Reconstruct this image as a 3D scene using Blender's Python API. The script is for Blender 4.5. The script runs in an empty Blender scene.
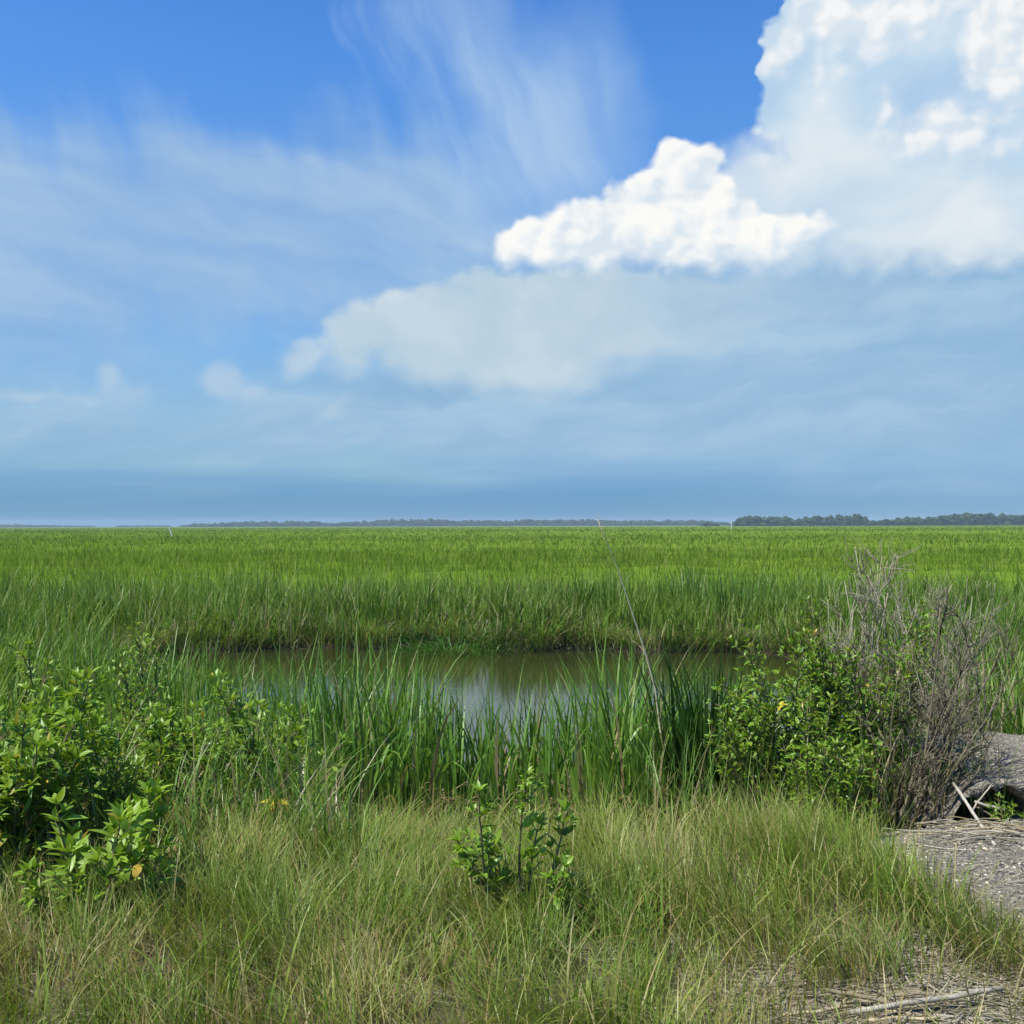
import bpy, math, random, os
import numpy as np

# ------------------------------------------------------------------ scene, camera, light
SC = bpy.context.scene
COL = SC.collection
F = 1103.0                       # focal length in pixels of a 1024 px picture (28 mm equivalent)
EYE = 1.6
HOR = 525.5
rng = np.random.default_rng(11)
random.seed(4)

cam_d = bpy.data.cameras.new('camera')
cam = bpy.data.objects.new('camera', cam_d)
COL.objects.link(cam)
cam.location = (0, 0, EYE)
cam.rotation_euler = (math.radians(90), math.radians(0.15), 0)
cam_d.sensor_fit = 'HORIZONTAL'
cam_d.sensor_width = 36.0
cam_d.lens = 36.0 * F / 1024.0
cam_d.shift_y = (HOR - 512.0) / 1024.0
cam_d.clip_start = 0.05
cam_d.clip_end = 60000
SC.camera = cam
SC.view_settings.view_transform = 'Standard'
SC.view_settings.look = 'None'
SC.view_settings.exposure = 0.5
SC.view_settings.gamma = 1.0

SUN_EL = math.radians(60)
SUN_AZ = math.radians(240)       # compass bearing of the sun, clockwise from +Y
sd = (math.sin(SUN_AZ) * math.cos(SUN_EL), math.cos(SUN_AZ) * math.cos(SUN_EL), math.sin(SUN_EL))
sun_d = bpy.data.lights.new('sun', 'SUN')
sun_d.energy = 5.0
sun_d.angle = math.radians(0.5)
sun_d.color = (1.0, 0.95, 0.86)
sun = bpy.data.objects.new('sun', sun_d)
COL.objects.link(sun)
from mathutils import Vector
sun.rotation_euler = Vector(sd).to_track_quat('Z', 'Y').to_euler()

def srgb(r, g, b):
    f = lambda c: (c / 255 / 12.92) if c <= 10.3 else (((c / 255) + 0.055) / 1.055) ** 2.4
    return (f(r), f(g), f(b), 1.0)

# ------------------------------------------------------------------ small node-expression helper
class NT:
    def __init__(s, tree): s.t = tree; s.l = tree.links
    def new(s, t, **kw):
        n = s.t.nodes.new(t)
        for k, v in kw.items(): setattr(n, k, v)
        return n
    def put(s, sock, v):
        if isinstance(v, E): s.l.new(v.s, sock)
        elif v is not None: sock.default_value = v
    def math(s, op, a, b=None, c=None, clamp=False):
        n = s.new('ShaderNodeMath', operation=op); n.use_clamp = clamp
        s.put(n.inputs[0], a); s.put(n.inputs[1], b); s.put(n.inputs[2], c)
        return E(s, n.outputs[0])
    def xyz(s, x, y, z=0.0):
        n = s.new('ShaderNodeCombineXYZ')
        for i, v in enumerate((x, y, z)): s.put(n.inputs[i], v)
        return E(s, n.outputs[0])
    def sep(s, v):
        n = s.new('ShaderNodeSeparateXYZ'); s.put(n.inputs[0], v)
        return [E(s, o) for o in n.outputs]
    def vmath(s, op, a, b=None, scale=None):
        n = s.new('ShaderNodeVectorMath', operation=op)
        s.put(n.inputs[0], a); s.put(n.inputs[1], b)
        if scale is not None: s.put(n.inputs['Scale'], scale)
        return E(s, n.outputs[1] if op in ('LENGTH', 'DOT_PRODUCT') else n.outputs[0])
    def noise(s, v, scale=1.0, detail=4.0, rough=0.55, lac=2.0, dist=0.0, color=False):
        n = s.new('ShaderNodeTexNoise')
        s.put(n.inputs['Vector'], v); s.put(n.inputs['Scale'], scale); n.inputs['Detail'].default_value = detail
        n.inputs['Roughness'].default_value = rough; n.inputs['Lacunarity'].default_value = lac
        n.inputs['Distortion'].default_value = dist
        return E(s, n.outputs[1 if color else 0])
    def voro(s, v, scale=1.0, feature='F1', detail=0.0, rough=0.5, smooth=1.0, rand=1.0, out=0):
        n = s.new('ShaderNodeTexVoronoi', feature=feature)
        s.put(n.inputs['Vector'], v); s.put(n.inputs['Scale'], scale)
        n.inputs['Detail'].default_value = detail; n.inputs['Roughness'].default_value = rough
        n.inputs['Randomness'].default_value = rand
        if feature == 'SMOOTH_F1': n.inputs['Smoothness'].default_value = smooth
        return E(s, n.outputs[out])
    def mapr(s, v, a, b, c=0.0, d=1.0, smooth=True):
        n = s.new('ShaderNodeMapRange', interpolation_type='SMOOTHSTEP' if smooth else 'LINEAR')
        s.put(n.inputs[0], v)
        for i, x in enumerate((a, b, c, d)): s.put(n.inputs[i + 1], x)
        return E(s, n.outputs[0])
    def mix(s, f, a, b, mode='MIX'):
        n = s.new('ShaderNodeMix', data_type='RGBA', blend_type=mode)
        s.put(n.inputs[0], f); s.put(n.inputs[6], a); s.put(n.inputs[7], b)
        return E(s, n.outputs[2])
    def ramp(s, f, stops, interp='LINEAR'):
        n = s.new('ShaderNodeValToRGB'); r = n.color_ramp; r.interpolation = interp
        while len(r.elements) < len(stops): r.elements.new(0.5)
        for e, (p, c) in zip(r.elements, stops): e.position = p; e.color = c
        s.put(n.inputs[0], f)
        return E(s, n.outputs[0])
    def mapping(s, v, loc, rot, scale):
        n = s.new('ShaderNodeMapping', vector_type='TEXTURE')
        s.put(n.inputs[0], v); n.inputs[1].default_value = loc; n.inputs[2].default_value = rot; n.inputs[3].default_value = scale
        return E(s, n.outputs[0])
class E:
    def __init__(s, nt, sock): s.nt = nt; s.s = sock
    def __add__(s, o): return s.nt.math('ADD', s, o)
    __radd__ = __add__
    def __sub__(s, o): return s.nt.math('SUBTRACT', s, o)
    def __rsub__(s, o): return s.nt.math('SUBTRACT', o, s)
    def __mul__(s, o): return s.nt.math('MULTIPLY', s, o)
    __rmul__ = __mul__
    def __truediv__(s, o): return s.nt.math('DIVIDE', s, o)

# ------------------------------------------------------------------ sky: Nishita air, clouds laid out by bearing and elevation
def build_world():
    w = bpy.data.worlds.new('World'); SC.world = w
    w.use_nodes = True
    w.node_tree.nodes.clear()
    n = NT(w.node_tree)
    out = n.new('ShaderNodeOutputWorld'); bg = n.new('ShaderNodeBackground')
    n.l.new(bg.outputs[0], out.inputs[0])
    K = 0.1
    bg.inputs[1].default_value = K / 2 ** 0.5       # the picture is exposed half a stop up
    sky = n.new('ShaderNodeTexSky', sky_type='NISHITA')
    sky.sun_disc = False; sky.sun_elevation = SUN_EL; sky.sun_rotation = SUN_AZ
    sky.air_density = 1.0; sky.dust_density = 0.4; sky.ozone_density = 2.0
    tc = n.new('ShaderNodeTexCoord')
    d = E(n, tc.outputs['Generated'])
    x, y, z = n.sep(d)
    A = n.math('ARCTAN2', x, y) * F               # bearing and elevation in 1/1103 rad
    El = n.math('ARCSINE', z) * F
    P = n.xyz(A, El, 0.0)
    def c3(r, g, b):                              # a cloud radiance given as the sRGB it shows
        c = srgb(r, g, b); return (c[0] / K, c[1] / K, c[2] / K, 1.0)
    def pt(px, py):
        a = math.atan((px - 512) / F); return a * F, math.atan((HOR - py) / F * math.cos(a)) * F
    def nz2(v, detail, rough=0.55, color=False):
        e = n.noise(v, 1.0, detail, rough, color=color); e.s.node.noise_dimensions = '2D'; return e
    def sca(v, sx, sy, ox=0.0, oy=0.0):           # v / size + offset
        q = n.vmath('MULTIPLY_ADD', v, (1 / sx, 1 / sy, 0)); q.s.node.inputs[2].default_value = (ox, oy, 0); return q
    def rot(v, deg, cache={}):
        key = (id(v.s.node), deg)
        if key not in cache:
            c, s = math.cos(math.radians(deg)), math.sin(math.radians(deg))
            cache[key] = (v, n.xyz(n.vmath('DOT_PRODUCT', v, (c, s, 0)), n.vmath('DOT_PRODUCT', v, (-s, c, 0))))
        return cache[key][1]
    half = lambda e: n.vmath('SUBTRACT', e, (0.5, 0.5, 0.5))
    W1 = half(nz2(sca(P, 105, 80, 3.3, 1.7), 3, 0.5, True))
    W2 = half(nz2(sca(P, 30, 26, 7.3, 9.7), 3, 0.5, True))
    def warp(a, b):
        q = n.vmath('MULTIPLY_ADD', W1, (a * 2, a * 2, 0)); n.put(q.s.node.inputs[2], P)
        r = n.vmath('MULTIPLY_ADD', W2, (b * 2, b * 2, 0)); n.put(r.s.node.inputs[2], q)
        return r
    def field(v, ells, k=14.0):                    # union of ellipses, about the distance in from the outline
        f = None
        for e in ells:
            px, py, rx, ry = e[:4]; ro = e[4] if len(e) > 4 else 0
            ax, ay = pt(px, py); u = v
            if ro:
                u = rot(v, ro); c, s = math.cos(math.radians(ro)), math.sin(math.radians(ro)); ax, ay = ax * c + ay * s, -ax * s + ay * c
            m = n.vmath('MULTIPLY_ADD', u, (1 / rx, 1 / ry, 0)); m.s.node.inputs[2].default_value = (-ax / rx, -ay / ry, 0)
            g = n.math('MULTIPLY_ADD', n.vmath('LENGTH', m), -min(rx, ry), min(rx, ry))
            f = g if f is None else n.math('SMOOTH_MAX', f, g, k)
        return f
    # clear air
    col = n.mix(1.0, E(n, sky.outputs[0]), n.ramp(El / 700.0, SKY_TINT), 'MULTIPLY')
    Pa = warp(14, 2)
    # high cirrus: a broad hazy sheet with a combed upper edge
    streak = nz2(sca(rot(warp(10, 0), 16), 34, 190), 3, 0.5)
    lay = nz2(sca(rot(warp(24, 2), -9), 200, 46, 2.2, 5.1), 4, 0.52)
    Ps = n.vmath('ADD', warp(34, 4), n.xyz(0.0, (streak - 0.5) * 75.0, 0.0))
    f1 = field(Ps, [(-60, 225, 330, 88), (230, 222, 260, 78), (420, 215, 120, 60, -20), (280, 280, 330, 40), (-600, 260, 500, 90), (-1500, 200, 600, 90)], 24)
    a1 = n.mapr(f1, -44, 44) * n.mapr(lay, 0.2, 0.75, 0.70, 0.95)
    col = n.mix(a1, col, n.ramp(lay, [(0.3, c3(143, 180, 220)), (0.7, c3(164, 195, 227))]))
    # cirrus plume combed towards the lower right
    st3 = nz2(sca(rot(warp(16, 0), 24), 46, 230, 4.0, 0.3), 4, 0.52)
    f2 = field(n.vmath('ADD', warp(26, 3), n.xyz((st3 - 0.5) * 70.0, (st3 - 0.5) * 50.0, 0.0)),
               [(425, 10, 40, 90, 30), (480, 70, 54, 120, 30), (535, 130, 90, 80), (606, 112, 34, 66, 8), (585, 160, 50, 40), (470, 190, 60, 30), (1700, 60, 400, 60)], 28)
    a2 = n.mapr(f2, -34, 50) * n.mapr(st3, 0.25, 0.75, 0.40, 0.90)
    col = n.mix(a2, col, c3(172, 202, 234))
    # broad grey-blue stratus bank below the cumulus
    f3 = field(warp(16, 3), [(1020, 350, 420, 165, 4), (620, 385, 300, 118, 10), (660, 292, 190, 40), (860, 296, 220, 50), (540, 296, 90, 28), (330, 420, 210, 60, 10), (90, 430, 220, 40), (1600, 330, 700, 150), (-700, 420, 800, 40)], 30)
    a3 = n.mapr(f3, -24, 46)
    lay3 = nz2(sca(rot(warp(22, 3), 7), 230, 40, 1.1, 8.8), 5, 0.58)
    bankc = n.ramp(lay3, [(0.28, c3(143, 181, 214)), (0.5, c3(153, 189, 219)), (0.74, c3(172, 202, 225))])
    col = n.mix(a3 * 0.92, col, bankc)
    Pt = warp(10, 5)
    def puff(v):
        e = n.voro(v, 1.0, 'SMOOTH_F1', 2.0, 0.46, 0.45); e.s.node.voronoi_dimensions = '2D'
        return 1.0 - e
    pf = puff(sca(Pt, 38, 32, 3.1, 3.1))
    lt = n.math('MULTIPLY_ADD', pf - puff(sca(Pt, 38, 32, 3.1 - 0.2, 3.1 + 0.26)), 1.0, 0.5)
    # pale lobe of the bank, crisp upper left edge
    Pl = warp(9, 3.5)
    f4 = field(Pl, [(308, 358, 44, 24, 28), (360, 340, 66, 40, 28), (440, 338, 90, 58), (520, 344, 130, 68), (620, 322, 210, 52), (430, 300, 60, 24, 20), (500, 288, 60, 26), (590, 286, 130, 28), (800, 300, 160, 28)], 16)
    tx4 = nz2(sca(Pl, 90, 60, 2, 2), 4, 0.5)
    a4 = n.mapr(f4 + (pf - 0.5) * 14.0, -2, n.mapr(El, 150, 200, 34, 13)) * n.mapr(A, 20, 320, 0.97, 0.22)
    col = n.mix(a4, col, n.ramp(tx4, [(0.32, c3(181, 206, 222)), (0.62, c3(198, 216, 228))]))
    # low puffs to the left
    f5 = field(warp(5, 3), [(110, 382, 13, 20), (125, 392, 34, 10), (222, 380, 26, 20), (250, 392, 34, 12), (40, 398, 70, 8), (335, 406, 26, 9, 30), (300, 358, 26, 16), (-200, 390, 60, 20), (-330, 395, 40, 30)], 8)
    col = n.mix(n.mapr(f5 + (pf - 0.5) * 10.0, -5, 11) * 0.68, col, c3(186, 208, 226))
    # towering cumulus at the upper right
    f6 = field(Pt, [(846, 66, 88, 88), (806, 42, 40, 40), (795, 115, 42, 56), (764, 164, 24, 20), (742, 164, 16, 15), (930, 120, 150, 130), (1000, 60, 150, 140), (850, 196, 130, 60), (960, 215, 110, 46), (1300, 110, 300, 150)], 10)
    a6 = n.mapr(f6 + (pf - 0.5) * 16.0, 0, n.mapr(El, 300, 420, 34, 5))
    lay6 = nz2(sca(rot(warp(24, 3), 7), 130, 80, 6.0, 2.0), 4, 0.5)
    tower = n.ramp(lay6, [(0.28, c3(174, 205, 234)), (0.5, c3(192, 217, 237)), (0.72, c3(218, 232, 241))])
    fw = field(warp(12, 7), [(842, 16, 50, 34), (796, 34, 30, 22, 30), (768, 58, 14, 22, 30), (872, 26, 34, 28), (940, 0, 100, 26), (1010, 30, 44, 60), (768, 158, 26, 18), (744, 162, 16, 14), (822, 92, 8, 14), (845, 72, 10, 8),
                 (890, 105, 14, 14), (915, 142, 80, 22), (958, 130, 36, 26), (985, 150, 26, 14),
                 (950, 240, 56, 26, 20), (985, 228, 26, 30), (900, 250, 60, 8), (1300, 60, 200, 60), (1250, 230, 150, 40)], 10)
    aw = n.mapr(fw + (pf - 0.5) * 15.0, -10, 17)
    crest = n.ramp(lt, [(0.25, c3(220, 231, 240)), (0.5, c3(236, 241, 243)), (0.75, c3(250, 250, 249))])
    tower = n.mix(aw * n.mapr(El, 220, 420, 0.72, 0.97), tower, crest)
    col = n.mix(a6 * 0.97, col, tower)
    # pale veil that ties the band to the tower
    f7 = field(warp(12, 4), [(748, 180, 40, 34), (775, 192, 70, 46), (830, 184, 80, 60), (640, 238, 150, 30), (900, 215, 160, 50), (760, 236, 130, 36), (960, 240, 120, 30)], 16)
    col = n.mix(n.mapr(f7 + (pf - 0.5) * 12.0, -12, 24) * 0.86, col, n.ramp(lay6, [(0.3, c3(200, 220, 236)), (0.7, c3(224, 234, 240))]))
    # bright cumulus band in front
    Pc = warp(6, 2.4)
    f8 = field(Pc, [(512, 254, 26, 26), (545, 244, 44, 32), (600, 236, 60, 42), (640, 215, 54, 38), (690, 222, 60, 44), (678, 166, 27, 27), (704, 164, 28, 18), (660, 186, 28, 24), (694, 192, 42, 28), (640, 200, 40, 20), (740, 234, 50, 28), (748, 214, 16, 22), (790, 238, 44, 18), (824, 232, 14, 18), (560, 258, 80, 20), (690, 252, 140, 22), (770, 240, 70, 26), (404, 298, 22, 10)], 8)
    a8 = n.mapr(f8 + (pf - 0.5) * 11.0, -1, n.mapr(El, 250, 290, 26, 6))
    ltc = nz2(sca(Pc, 60, 50, 5, 5), 3, 0.5)
    body = n.ramp(lt * 0.40 + ltc * 0.68 - n.mapr(El + (ltc - 0.5) * 60.0, 300, 258, 0.0, 0.085), [(0.32, c3(220, 231, 240)), (0.47, c3(240, 244, 246)), (0.62, c3(254, 253, 249))])
    col = n.mix(a8 * n.mapr(A, -130, -20, 0.6, 0.97), col, body)
    # blue distance under the bank, close to the horizon
    low = nz2(sca(P, 260, 18), 3, 0.5)
    a9 = n.mapr(El + (low - 0.5) * 44.0, 84, 22)
    col = n.mix(a9 * n.mapr(A, 50, 480, 0.9, 0.62), col, n.ramp(El / 70.0, [(0.0, c3(52, 122, 166)), (0.25, c3(82, 143, 187)), (0.6, c3(100, 155, 202)), (1.0, c3(120, 170, 213))]))
    n.put(bg.inputs[0], col)
    w.cycles.sampling_method = 'MANUAL'; w.cycles.sample_map_resolution = 512
SKY_TINT = [(0.0, (0.62, 0.95, 1.05, 1)), (0.12, (0.60, 0.90, 1.15, 1)), (0.36, (0.82, 1.26, 1.66, 1)), (0.62, (0.64, 1.27, 1.96, 1)), (0.8, (0.50, 1.12, 1.92, 1)), (1.0, (0.42, 1.0, 1.85, 1))]
build_world()
# ------------------------------------------------------------------ mesh building
class Acc:
    """collects vertices, faces and a per-vertex tint, links them as ONE mesh object"""
    def __init__(s): s.v = []; s.q = []; s.t = []; s.c = []; s.n = 0
    def add(s, v, quads=None, tris=None, tint=(0.5, 0.5, 0.0)):
        v = np.asarray(v, np.float32).reshape(-1, 3)
        if quads is not None and len(quads): s.q.append(np.asarray(quads, np.int64).reshape(-1, 4) + s.n)
        if tris is not None and len(tris): s.t.append(np.asarray(tris, np.int64).reshape(-1, 3) + s.n)
        c = np.empty((len(v), 4), np.float32); c[:, :3] = tint; c[:, 3] = 1
        s.v.append(v); s.c.append(c); s.n += len(v)
    def build(s, name, mat, parent=None, smooth=True, loc=None):
        me = bpy.data.meshes.new(name)
        v = np.concatenate(s.v)
        if loc is not None: v = v - np.asarray(loc, np.float32)
        q = np.concatenate(s.q) if s.q else np.zeros((0, 4), np.int64)
        t = np.concatenate(s.t) if s.t else np.zeros((0, 3), np.int64)
        me.vertices.add(len(v)); me.vertices.foreach_set('co', v.ravel())
        loops = np.concatenate([q.ravel(), t.ravel()]).astype(np.int32)
        me.loops.add(len(loops)); me.loops.foreach_set('vertex_index', loops)
        tot = np.concatenate([np.full(len(q), 4), np.full(len(t), 3)]).astype(np.int32)
        st = np.concatenate([[0], np.cumsum(tot)[:-1]]).astype(np.int32)
        me.polygons.add(len(tot)); me.polygons.foreach_set('loop_start', st)
        try: me.polygons.foreach_set('loop_total', tot)
        except Exception: pass
        me.polygons.foreach_set('use_smooth', np.full(len(tot), smooth))
        me.update(calc_edges=True)
        a = me.color_attributes.new('tint', 'FLOAT_COLOR', 'POINT')
        a.data.foreach_set('color', np.concatenate(s.c).ravel())
        me.materials.append(mat)
        o = bpy.data.objects.new(name, me); COL.objects.link(o)
        if loc is not None and parent is None: o.location = loc
        if parent is not None: o.parent = parent
        return o

def tag(o, label=None, cat=None, group=None, kind=None):
    if label: o['label'] = label
    if cat: o['category'] = cat
    if group: o['group'] = group
    if kind: o['kind'] = kind
    return o
def empty(name, loc, label, cat, group=None):
    o = bpy.data.objects.new(name, None); COL.objects.link(o); o.location = loc
    o.empty_display_size = 0.1
    return tag(o, label, cat, group)

def at(px, py, Y):                                # the place a pixel shows at depth Y
    return np.array([(px - 512) * Y / F, Y, EYE - (py - HOR) * Y / F])
def U(a, b, n=None): return rng.uniform(a, b, n)

def blades(acc, root, h, w, az, lean, droop, rnd, dry, S=4, side=None, fold=0.0, tpow=1.7):
    """arching blades of grass or reed; all arguments are arrays of the same length"""
    N = len(root)
    t = np.linspace(0, 1, S + 1)
    h = np.asarray(h)[:, None]; w = np.asarray(w)[:, None]
    lean = np.asarray(lean)[:, None]; droop = np.asarray(droop)[:, None]
    hd = h * lean * t ** tpow
    up = h * (t - droop * t ** 3 * 0.55) / np.sqrt(1 + 0.5 * lean ** 2)
    d = np.stack([np.cos(az), np.sin(az)], 1)
    if side is None: side = az + np.pi / 2 + rng.normal(0, 0.5, N)
    sd_ = np.stack([np.cos(side), np.sin(side)], 1)
    wp = w * np.minimum(1.0, (1.02 - t) * 1.9) * np.minimum(1.0, 0.55 + t * 2.0)
    cx = root[:, 0:1] + d[:, 0:1] * hd; cy = root[:, 1:2] + d[:, 1:2] * hd; cz = root[:, 2:3] + up
    L = np.stack([cx - sd_[:, 0:1] * wp / 2, cy - sd_[:, 1:2] * wp / 2, cz], 2)
    R = np.stack([cx + sd_[:, 0:1] * wp / 2, cy + sd_[:, 1:2] * wp / 2, cz], 2)
    V = np.empty((N, 2 * S + 1, 3)); V[:, 0:2 * S:2] = L[:, :S]; V[:, 1:2 * S:2] = R[:, :S]
    V[:, 2 * S, 0] = cx[:, S]; V[:, 2 * S, 1] = cy[:, S]; V[:, 2 * S, 2] = cz[:, S]
    base = (np.arange(N) * (2 * S + 1))[:, None, None]
    k = np.arange(S - 1) * 2
    q = np.stack([k, k + 1, k + 3, k + 2], 1)[None] + base
    tr = np.array([[2 * S - 2, 2 * S - 1, 2 * S]])[None] + base
    T = np.empty((N, 2 * S + 1, 3)); tt = np.append(np.repeat(t[:S], 2), 1.0)
    T[:, :, 0] = np.asarray(rnd)[:, None]; T[:, :, 1] = tt; T[:, :, 2] = np.asarray(dry)[:, None]
    acc.add(V.reshape(-1, 3), q.reshape(-1, 4), tr.reshape(-1, 3), T.reshape(-1, 3))

def tube(acc, pts, rad, sides=6, tint=(0.5, 0.5, 0.0), cap=True):
    pts = np.asarray(pts, float); n = len(pts)
    rad = np.broadcast_to(np.asarray(rad, float), (n,))
    tg = np.gradient(pts, axis=0); tg /= np.linalg.norm(tg, axis=1, keepdims=True) + 1e-9
    ref = np.array([0.0, 0, 1]) if abs(tg[0, 2]) < 0.9 else np.array([1.0, 0, 0])
    a = np.cross(tg, ref); a /= np.linalg.norm(a, axis=1, keepdims=True) + 1e-9
    b = np.cross(tg, a)
    th = np.arange(sides) * 2 * np.pi / sides
    V = pts[:, None] + rad[:, None, None] * (np.cos(th)[None, :, None] * a[:, None] + np.sin(th)[None, :, None] * b[:, None])
    i = np.arange(n - 1)[:, None] * sides; j = np.arange(sides)[None]; j2 = (j + 1) % sides
    q = np.stack([i + j, i + j2, i + sides + j2, i + sides + j], 2).reshape(-1, 4)
    V = V.reshape(-1, 3); tris = None
    if cap:
        V = np.vstack([V, pts[:1], pts[-1:]]); c0, c1 = n * sides, n * sides + 1
        tris = [[c0, (k + 1) % sides, k] for k in range(sides)] + [[c1, (n - 1) * sides + k, (n - 1) * sides + (k + 1) % sides] for k in range(sides)]
    acc.add(V, q, tris, tint)

def unit(v): v = np.asarray(v, float); return v / (np.linalg.norm(v) + 1e-9)

LT = np.array([0.0, 0.10, 0.30, 0.55, 0.80, 1.0])
LW = np.array([0.06, 0.45, 0.95, 1.0, 0.55, 0.02])
def leaves(acc, P, D, N, L, W, rnd, dry, droop):
    """lance-shaped leaves folded on the midrib: base P, direction D, face normal N, length L, width W"""
    n = len(P); D = D / np.linalg.norm(D, axis=1, keepdims=True)
    S_ = np.cross(D, N); S_ /= np.linalg.norm(S_, axis=1, keepdims=True) + 1e-9
    Nn = np.cross(S_, D)
    K = len(LT)
    mid = P[:, None] + D[:, None] * (L[:, None] * LT)[..., None] - Nn[:, None] * (L[:, None] * droop[:, None] * LT ** 2)[..., None]
    hw = (W[:, None] * 0.5 * LW)[..., None]
    lf = mid - S_[:, None] * hw + Nn[:, None] * hw * 0.35
    rt = mid + S_[:, None] * hw + Nn[:, None] * hw * 0.35
    V = np.stack([lf, mid, rt], 2).reshape(n, K * 3, 3)
    k = np.arange(K - 1) * 3
    q = np.concatenate([np.stack([k, k + 1, k + 4, k + 3], 1), np.stack([k + 1, k + 2, k + 5, k + 4], 1)])[None] + (np.arange(n) * K * 3)[:, None, None]
    T = np.empty((n, K * 3, 3)); T[:, :, 0] = rnd[:, None]; T[:, :, 1] = np.repeat(LT, 3); T[:, :, 2] = dry[:, None]
    acc.add(V.reshape(-1, 3), q.reshape(-1, 4), None, T.reshape(-1, 3))

# smooth value noise for numpy
_tab = np.random.default_rng(5).random((256, 256))
def vn(x, y, s):
    x = np.asarray(x) / s + 100.3; y = np.asarray(y) / s + 57.1
    i = np.floor(x).astype(int); j = np.floor(y).astype(int); fx = x - i; fy = y - j
    fx = fx * fx * (3 - 2 * fx); fy = fy * fy * (3 - 2 * fy); g = lambda a, b: _tab[a % 256, b % 256]
    return (g(i, j) * (1 - fx) + g(i + 1, j) * fx) * (1 - fy) + (g(i, j + 1) * (1 - fx) + g(i + 1, j + 1) * fx) * fy
def sst(a, b, x): t = np.clip((x - a) / (b - a), 0, 1); return t * t * (3 - 2 * t)

# ------------------------------------------------------------------ lie of the land
WZ = -0.90
POND = np.array([(-8.4, 20.2), (-7.2, 22.0), (-4, 22.9), (0, 22.6), (3.6, 22.2), (5.6, 20), (6.2, 16.5), (5.7, 13.4), (4.6, 11.2), (2.6, 9.9), (0.2, 9.3), (-1.8, 9.8), (-3.4, 12.2), (-5.0, 15.6), (-7.0, 18.3)])
def pond_sd(x, y):                                # > 0 outside the pond, < 0 in it
    x = np.asarray(x, float); y = np.asarray(y, float)
    x, y = x + (vn(x, y, 1.3) - 0.5) * 1.0, y + (vn(x + 40, y, 1.5) - 0.5) * 1.5
    d = np.full(x.shape, 1e9); ins = np.zeros(x.shape, bool)
    for (x0, y0), (x1, y1) in zip(POND, np.roll(POND, -1, 0)):
        ex, ey = x1 - x0, y1 - y0
        t = np.clip(((x - x0) * ex + (y - y0) * ey) / (ex * ex + ey * ey), 0, 1)
        d = np.minimum(d, np.hypot(x - x0 - t * ex, y - y0 - t * ey))
        c = ((y0 > y) != (y1 > y)) & (x < ex * (y - y0) / (ey if ey else 1e-9) + x0)
        ins ^= c
    return np.where(ins, -d, d)
def ground_z(x, y):
    x = np.asarray(x, float); y = np.asarray(y, float)
    off = 1.5 * sst(2.0, 3.2, x)                  # the fill reaches farther out on the right
    z = -0.76 * sst(4.7 + off, 9.3 + off * 0.6, y)
    z = z + (vn(x, y, 0.9) - 0.5) * 0.10 + (vn(x, y, 0.23) - 0.5) * 0.03
    z = z * 1.0 - 0.16 * sst(5.75, 6.45, y) * np.exp(-((x - 3.05) / 0.5) ** 2) * (1 - sst(7.3, 8.4, y))
    s = pond_sd(x, y)
    z = np.where(s < 0.5, z + (np.minimum(z, -0.80) - z) * sst(0.5, 0.0, s), z)
    return np.where(s < 0, np.minimum(z, -0.80 - 0.9 * sst(0.0, -1.6, s) - 0.0), z)
def gravel_w(x, y):                               # 1 on the bare gravel at the right
    e = x - (1.88 + 0.30 * (vn(x, y, 0.5) - 0.5) + 0.01 * (5.6 - y))
    return sst(-0.05, 0.20, e) * sst(3.95, 4.35, y + 0.3 * (vn(x, y, 0.4) - 0.5)) * sst(8.5, 7.8, y)

# ------------------------------------------------------------------ materials
def mat(name):
    m = bpy.data.materials.new(name); m.use_nodes = True; m.node_tree.nodes.clear()
    n = NT(m.node_tree); o = n.new('ShaderNodeOutputMaterial')
    return m, n, o
def tint_parts(n):
    a = n.new('ShaderNodeAttribute', attribute_name='tint')
    return n.sep(E(n, a.outputs['Color']))
def leafy(name, greens, dry, base=None, transl=0.35, gloss=0.02, rough=0.45, patch=None, basepos=(0.0, 0.5)):
    m, n, o = mat(name)
    r, t, b = tint_parts(n)
    c = n.ramp(r, greens)
    if patch:                                     # broad drifts of another green over the ground
        geo = n.new('ShaderNodeNewGeometry'); P = E(n, geo.outputs['Position'])
        for (sc, lo, hi, col, amt) in patch:
            f = n.noise(n.vmath('MULTIPLY', P, (1 / sc[0], 1 / sc[1], 0)), 1.0, 3, 0.55)
            c = n.mix(n.mapr(f, lo, hi) * amt, c, col)
    c = n.mix(b, c, n.ramp(r, dry))
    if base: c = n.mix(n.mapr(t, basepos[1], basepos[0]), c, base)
    dif = n.new('ShaderNodeBsdfDiffuse'); tr = n.new('ShaderNodeBsdfTranslucent'); gl = n.new('ShaderNodeBsdfGlossy')
    n.put(dif.inputs[0], c); n.put(tr.inputs[0], n.mix(1.0, c, (1.15, 1.1, 0.55, 1), 'MULTIPLY')); gl.inputs['Roughness'].default_value = rough
    gl.inputs[0].default_value = (0.9, 0.95, 0.9, 1)
    m1 = n.new('ShaderNodeMixShader'); m1.inputs[0].default_value = transl
    n.l.new(dif.outputs[0], m1.inputs[1]); n.l.new(tr.outputs[0], m1.inputs[2])
    m2 = n.new('ShaderNodeMixShader'); m2.inputs[0].default_value = gloss
    n.l.new(m1.outputs[0], m2.inputs[1]); n.l.new(gl.outputs[0], m2.inputs[2])
    n.l.new(m2.outputs[0], o.inputs[0])
    return m
def rgb(r, g, b): return (r, g, b, 1.0)
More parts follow.
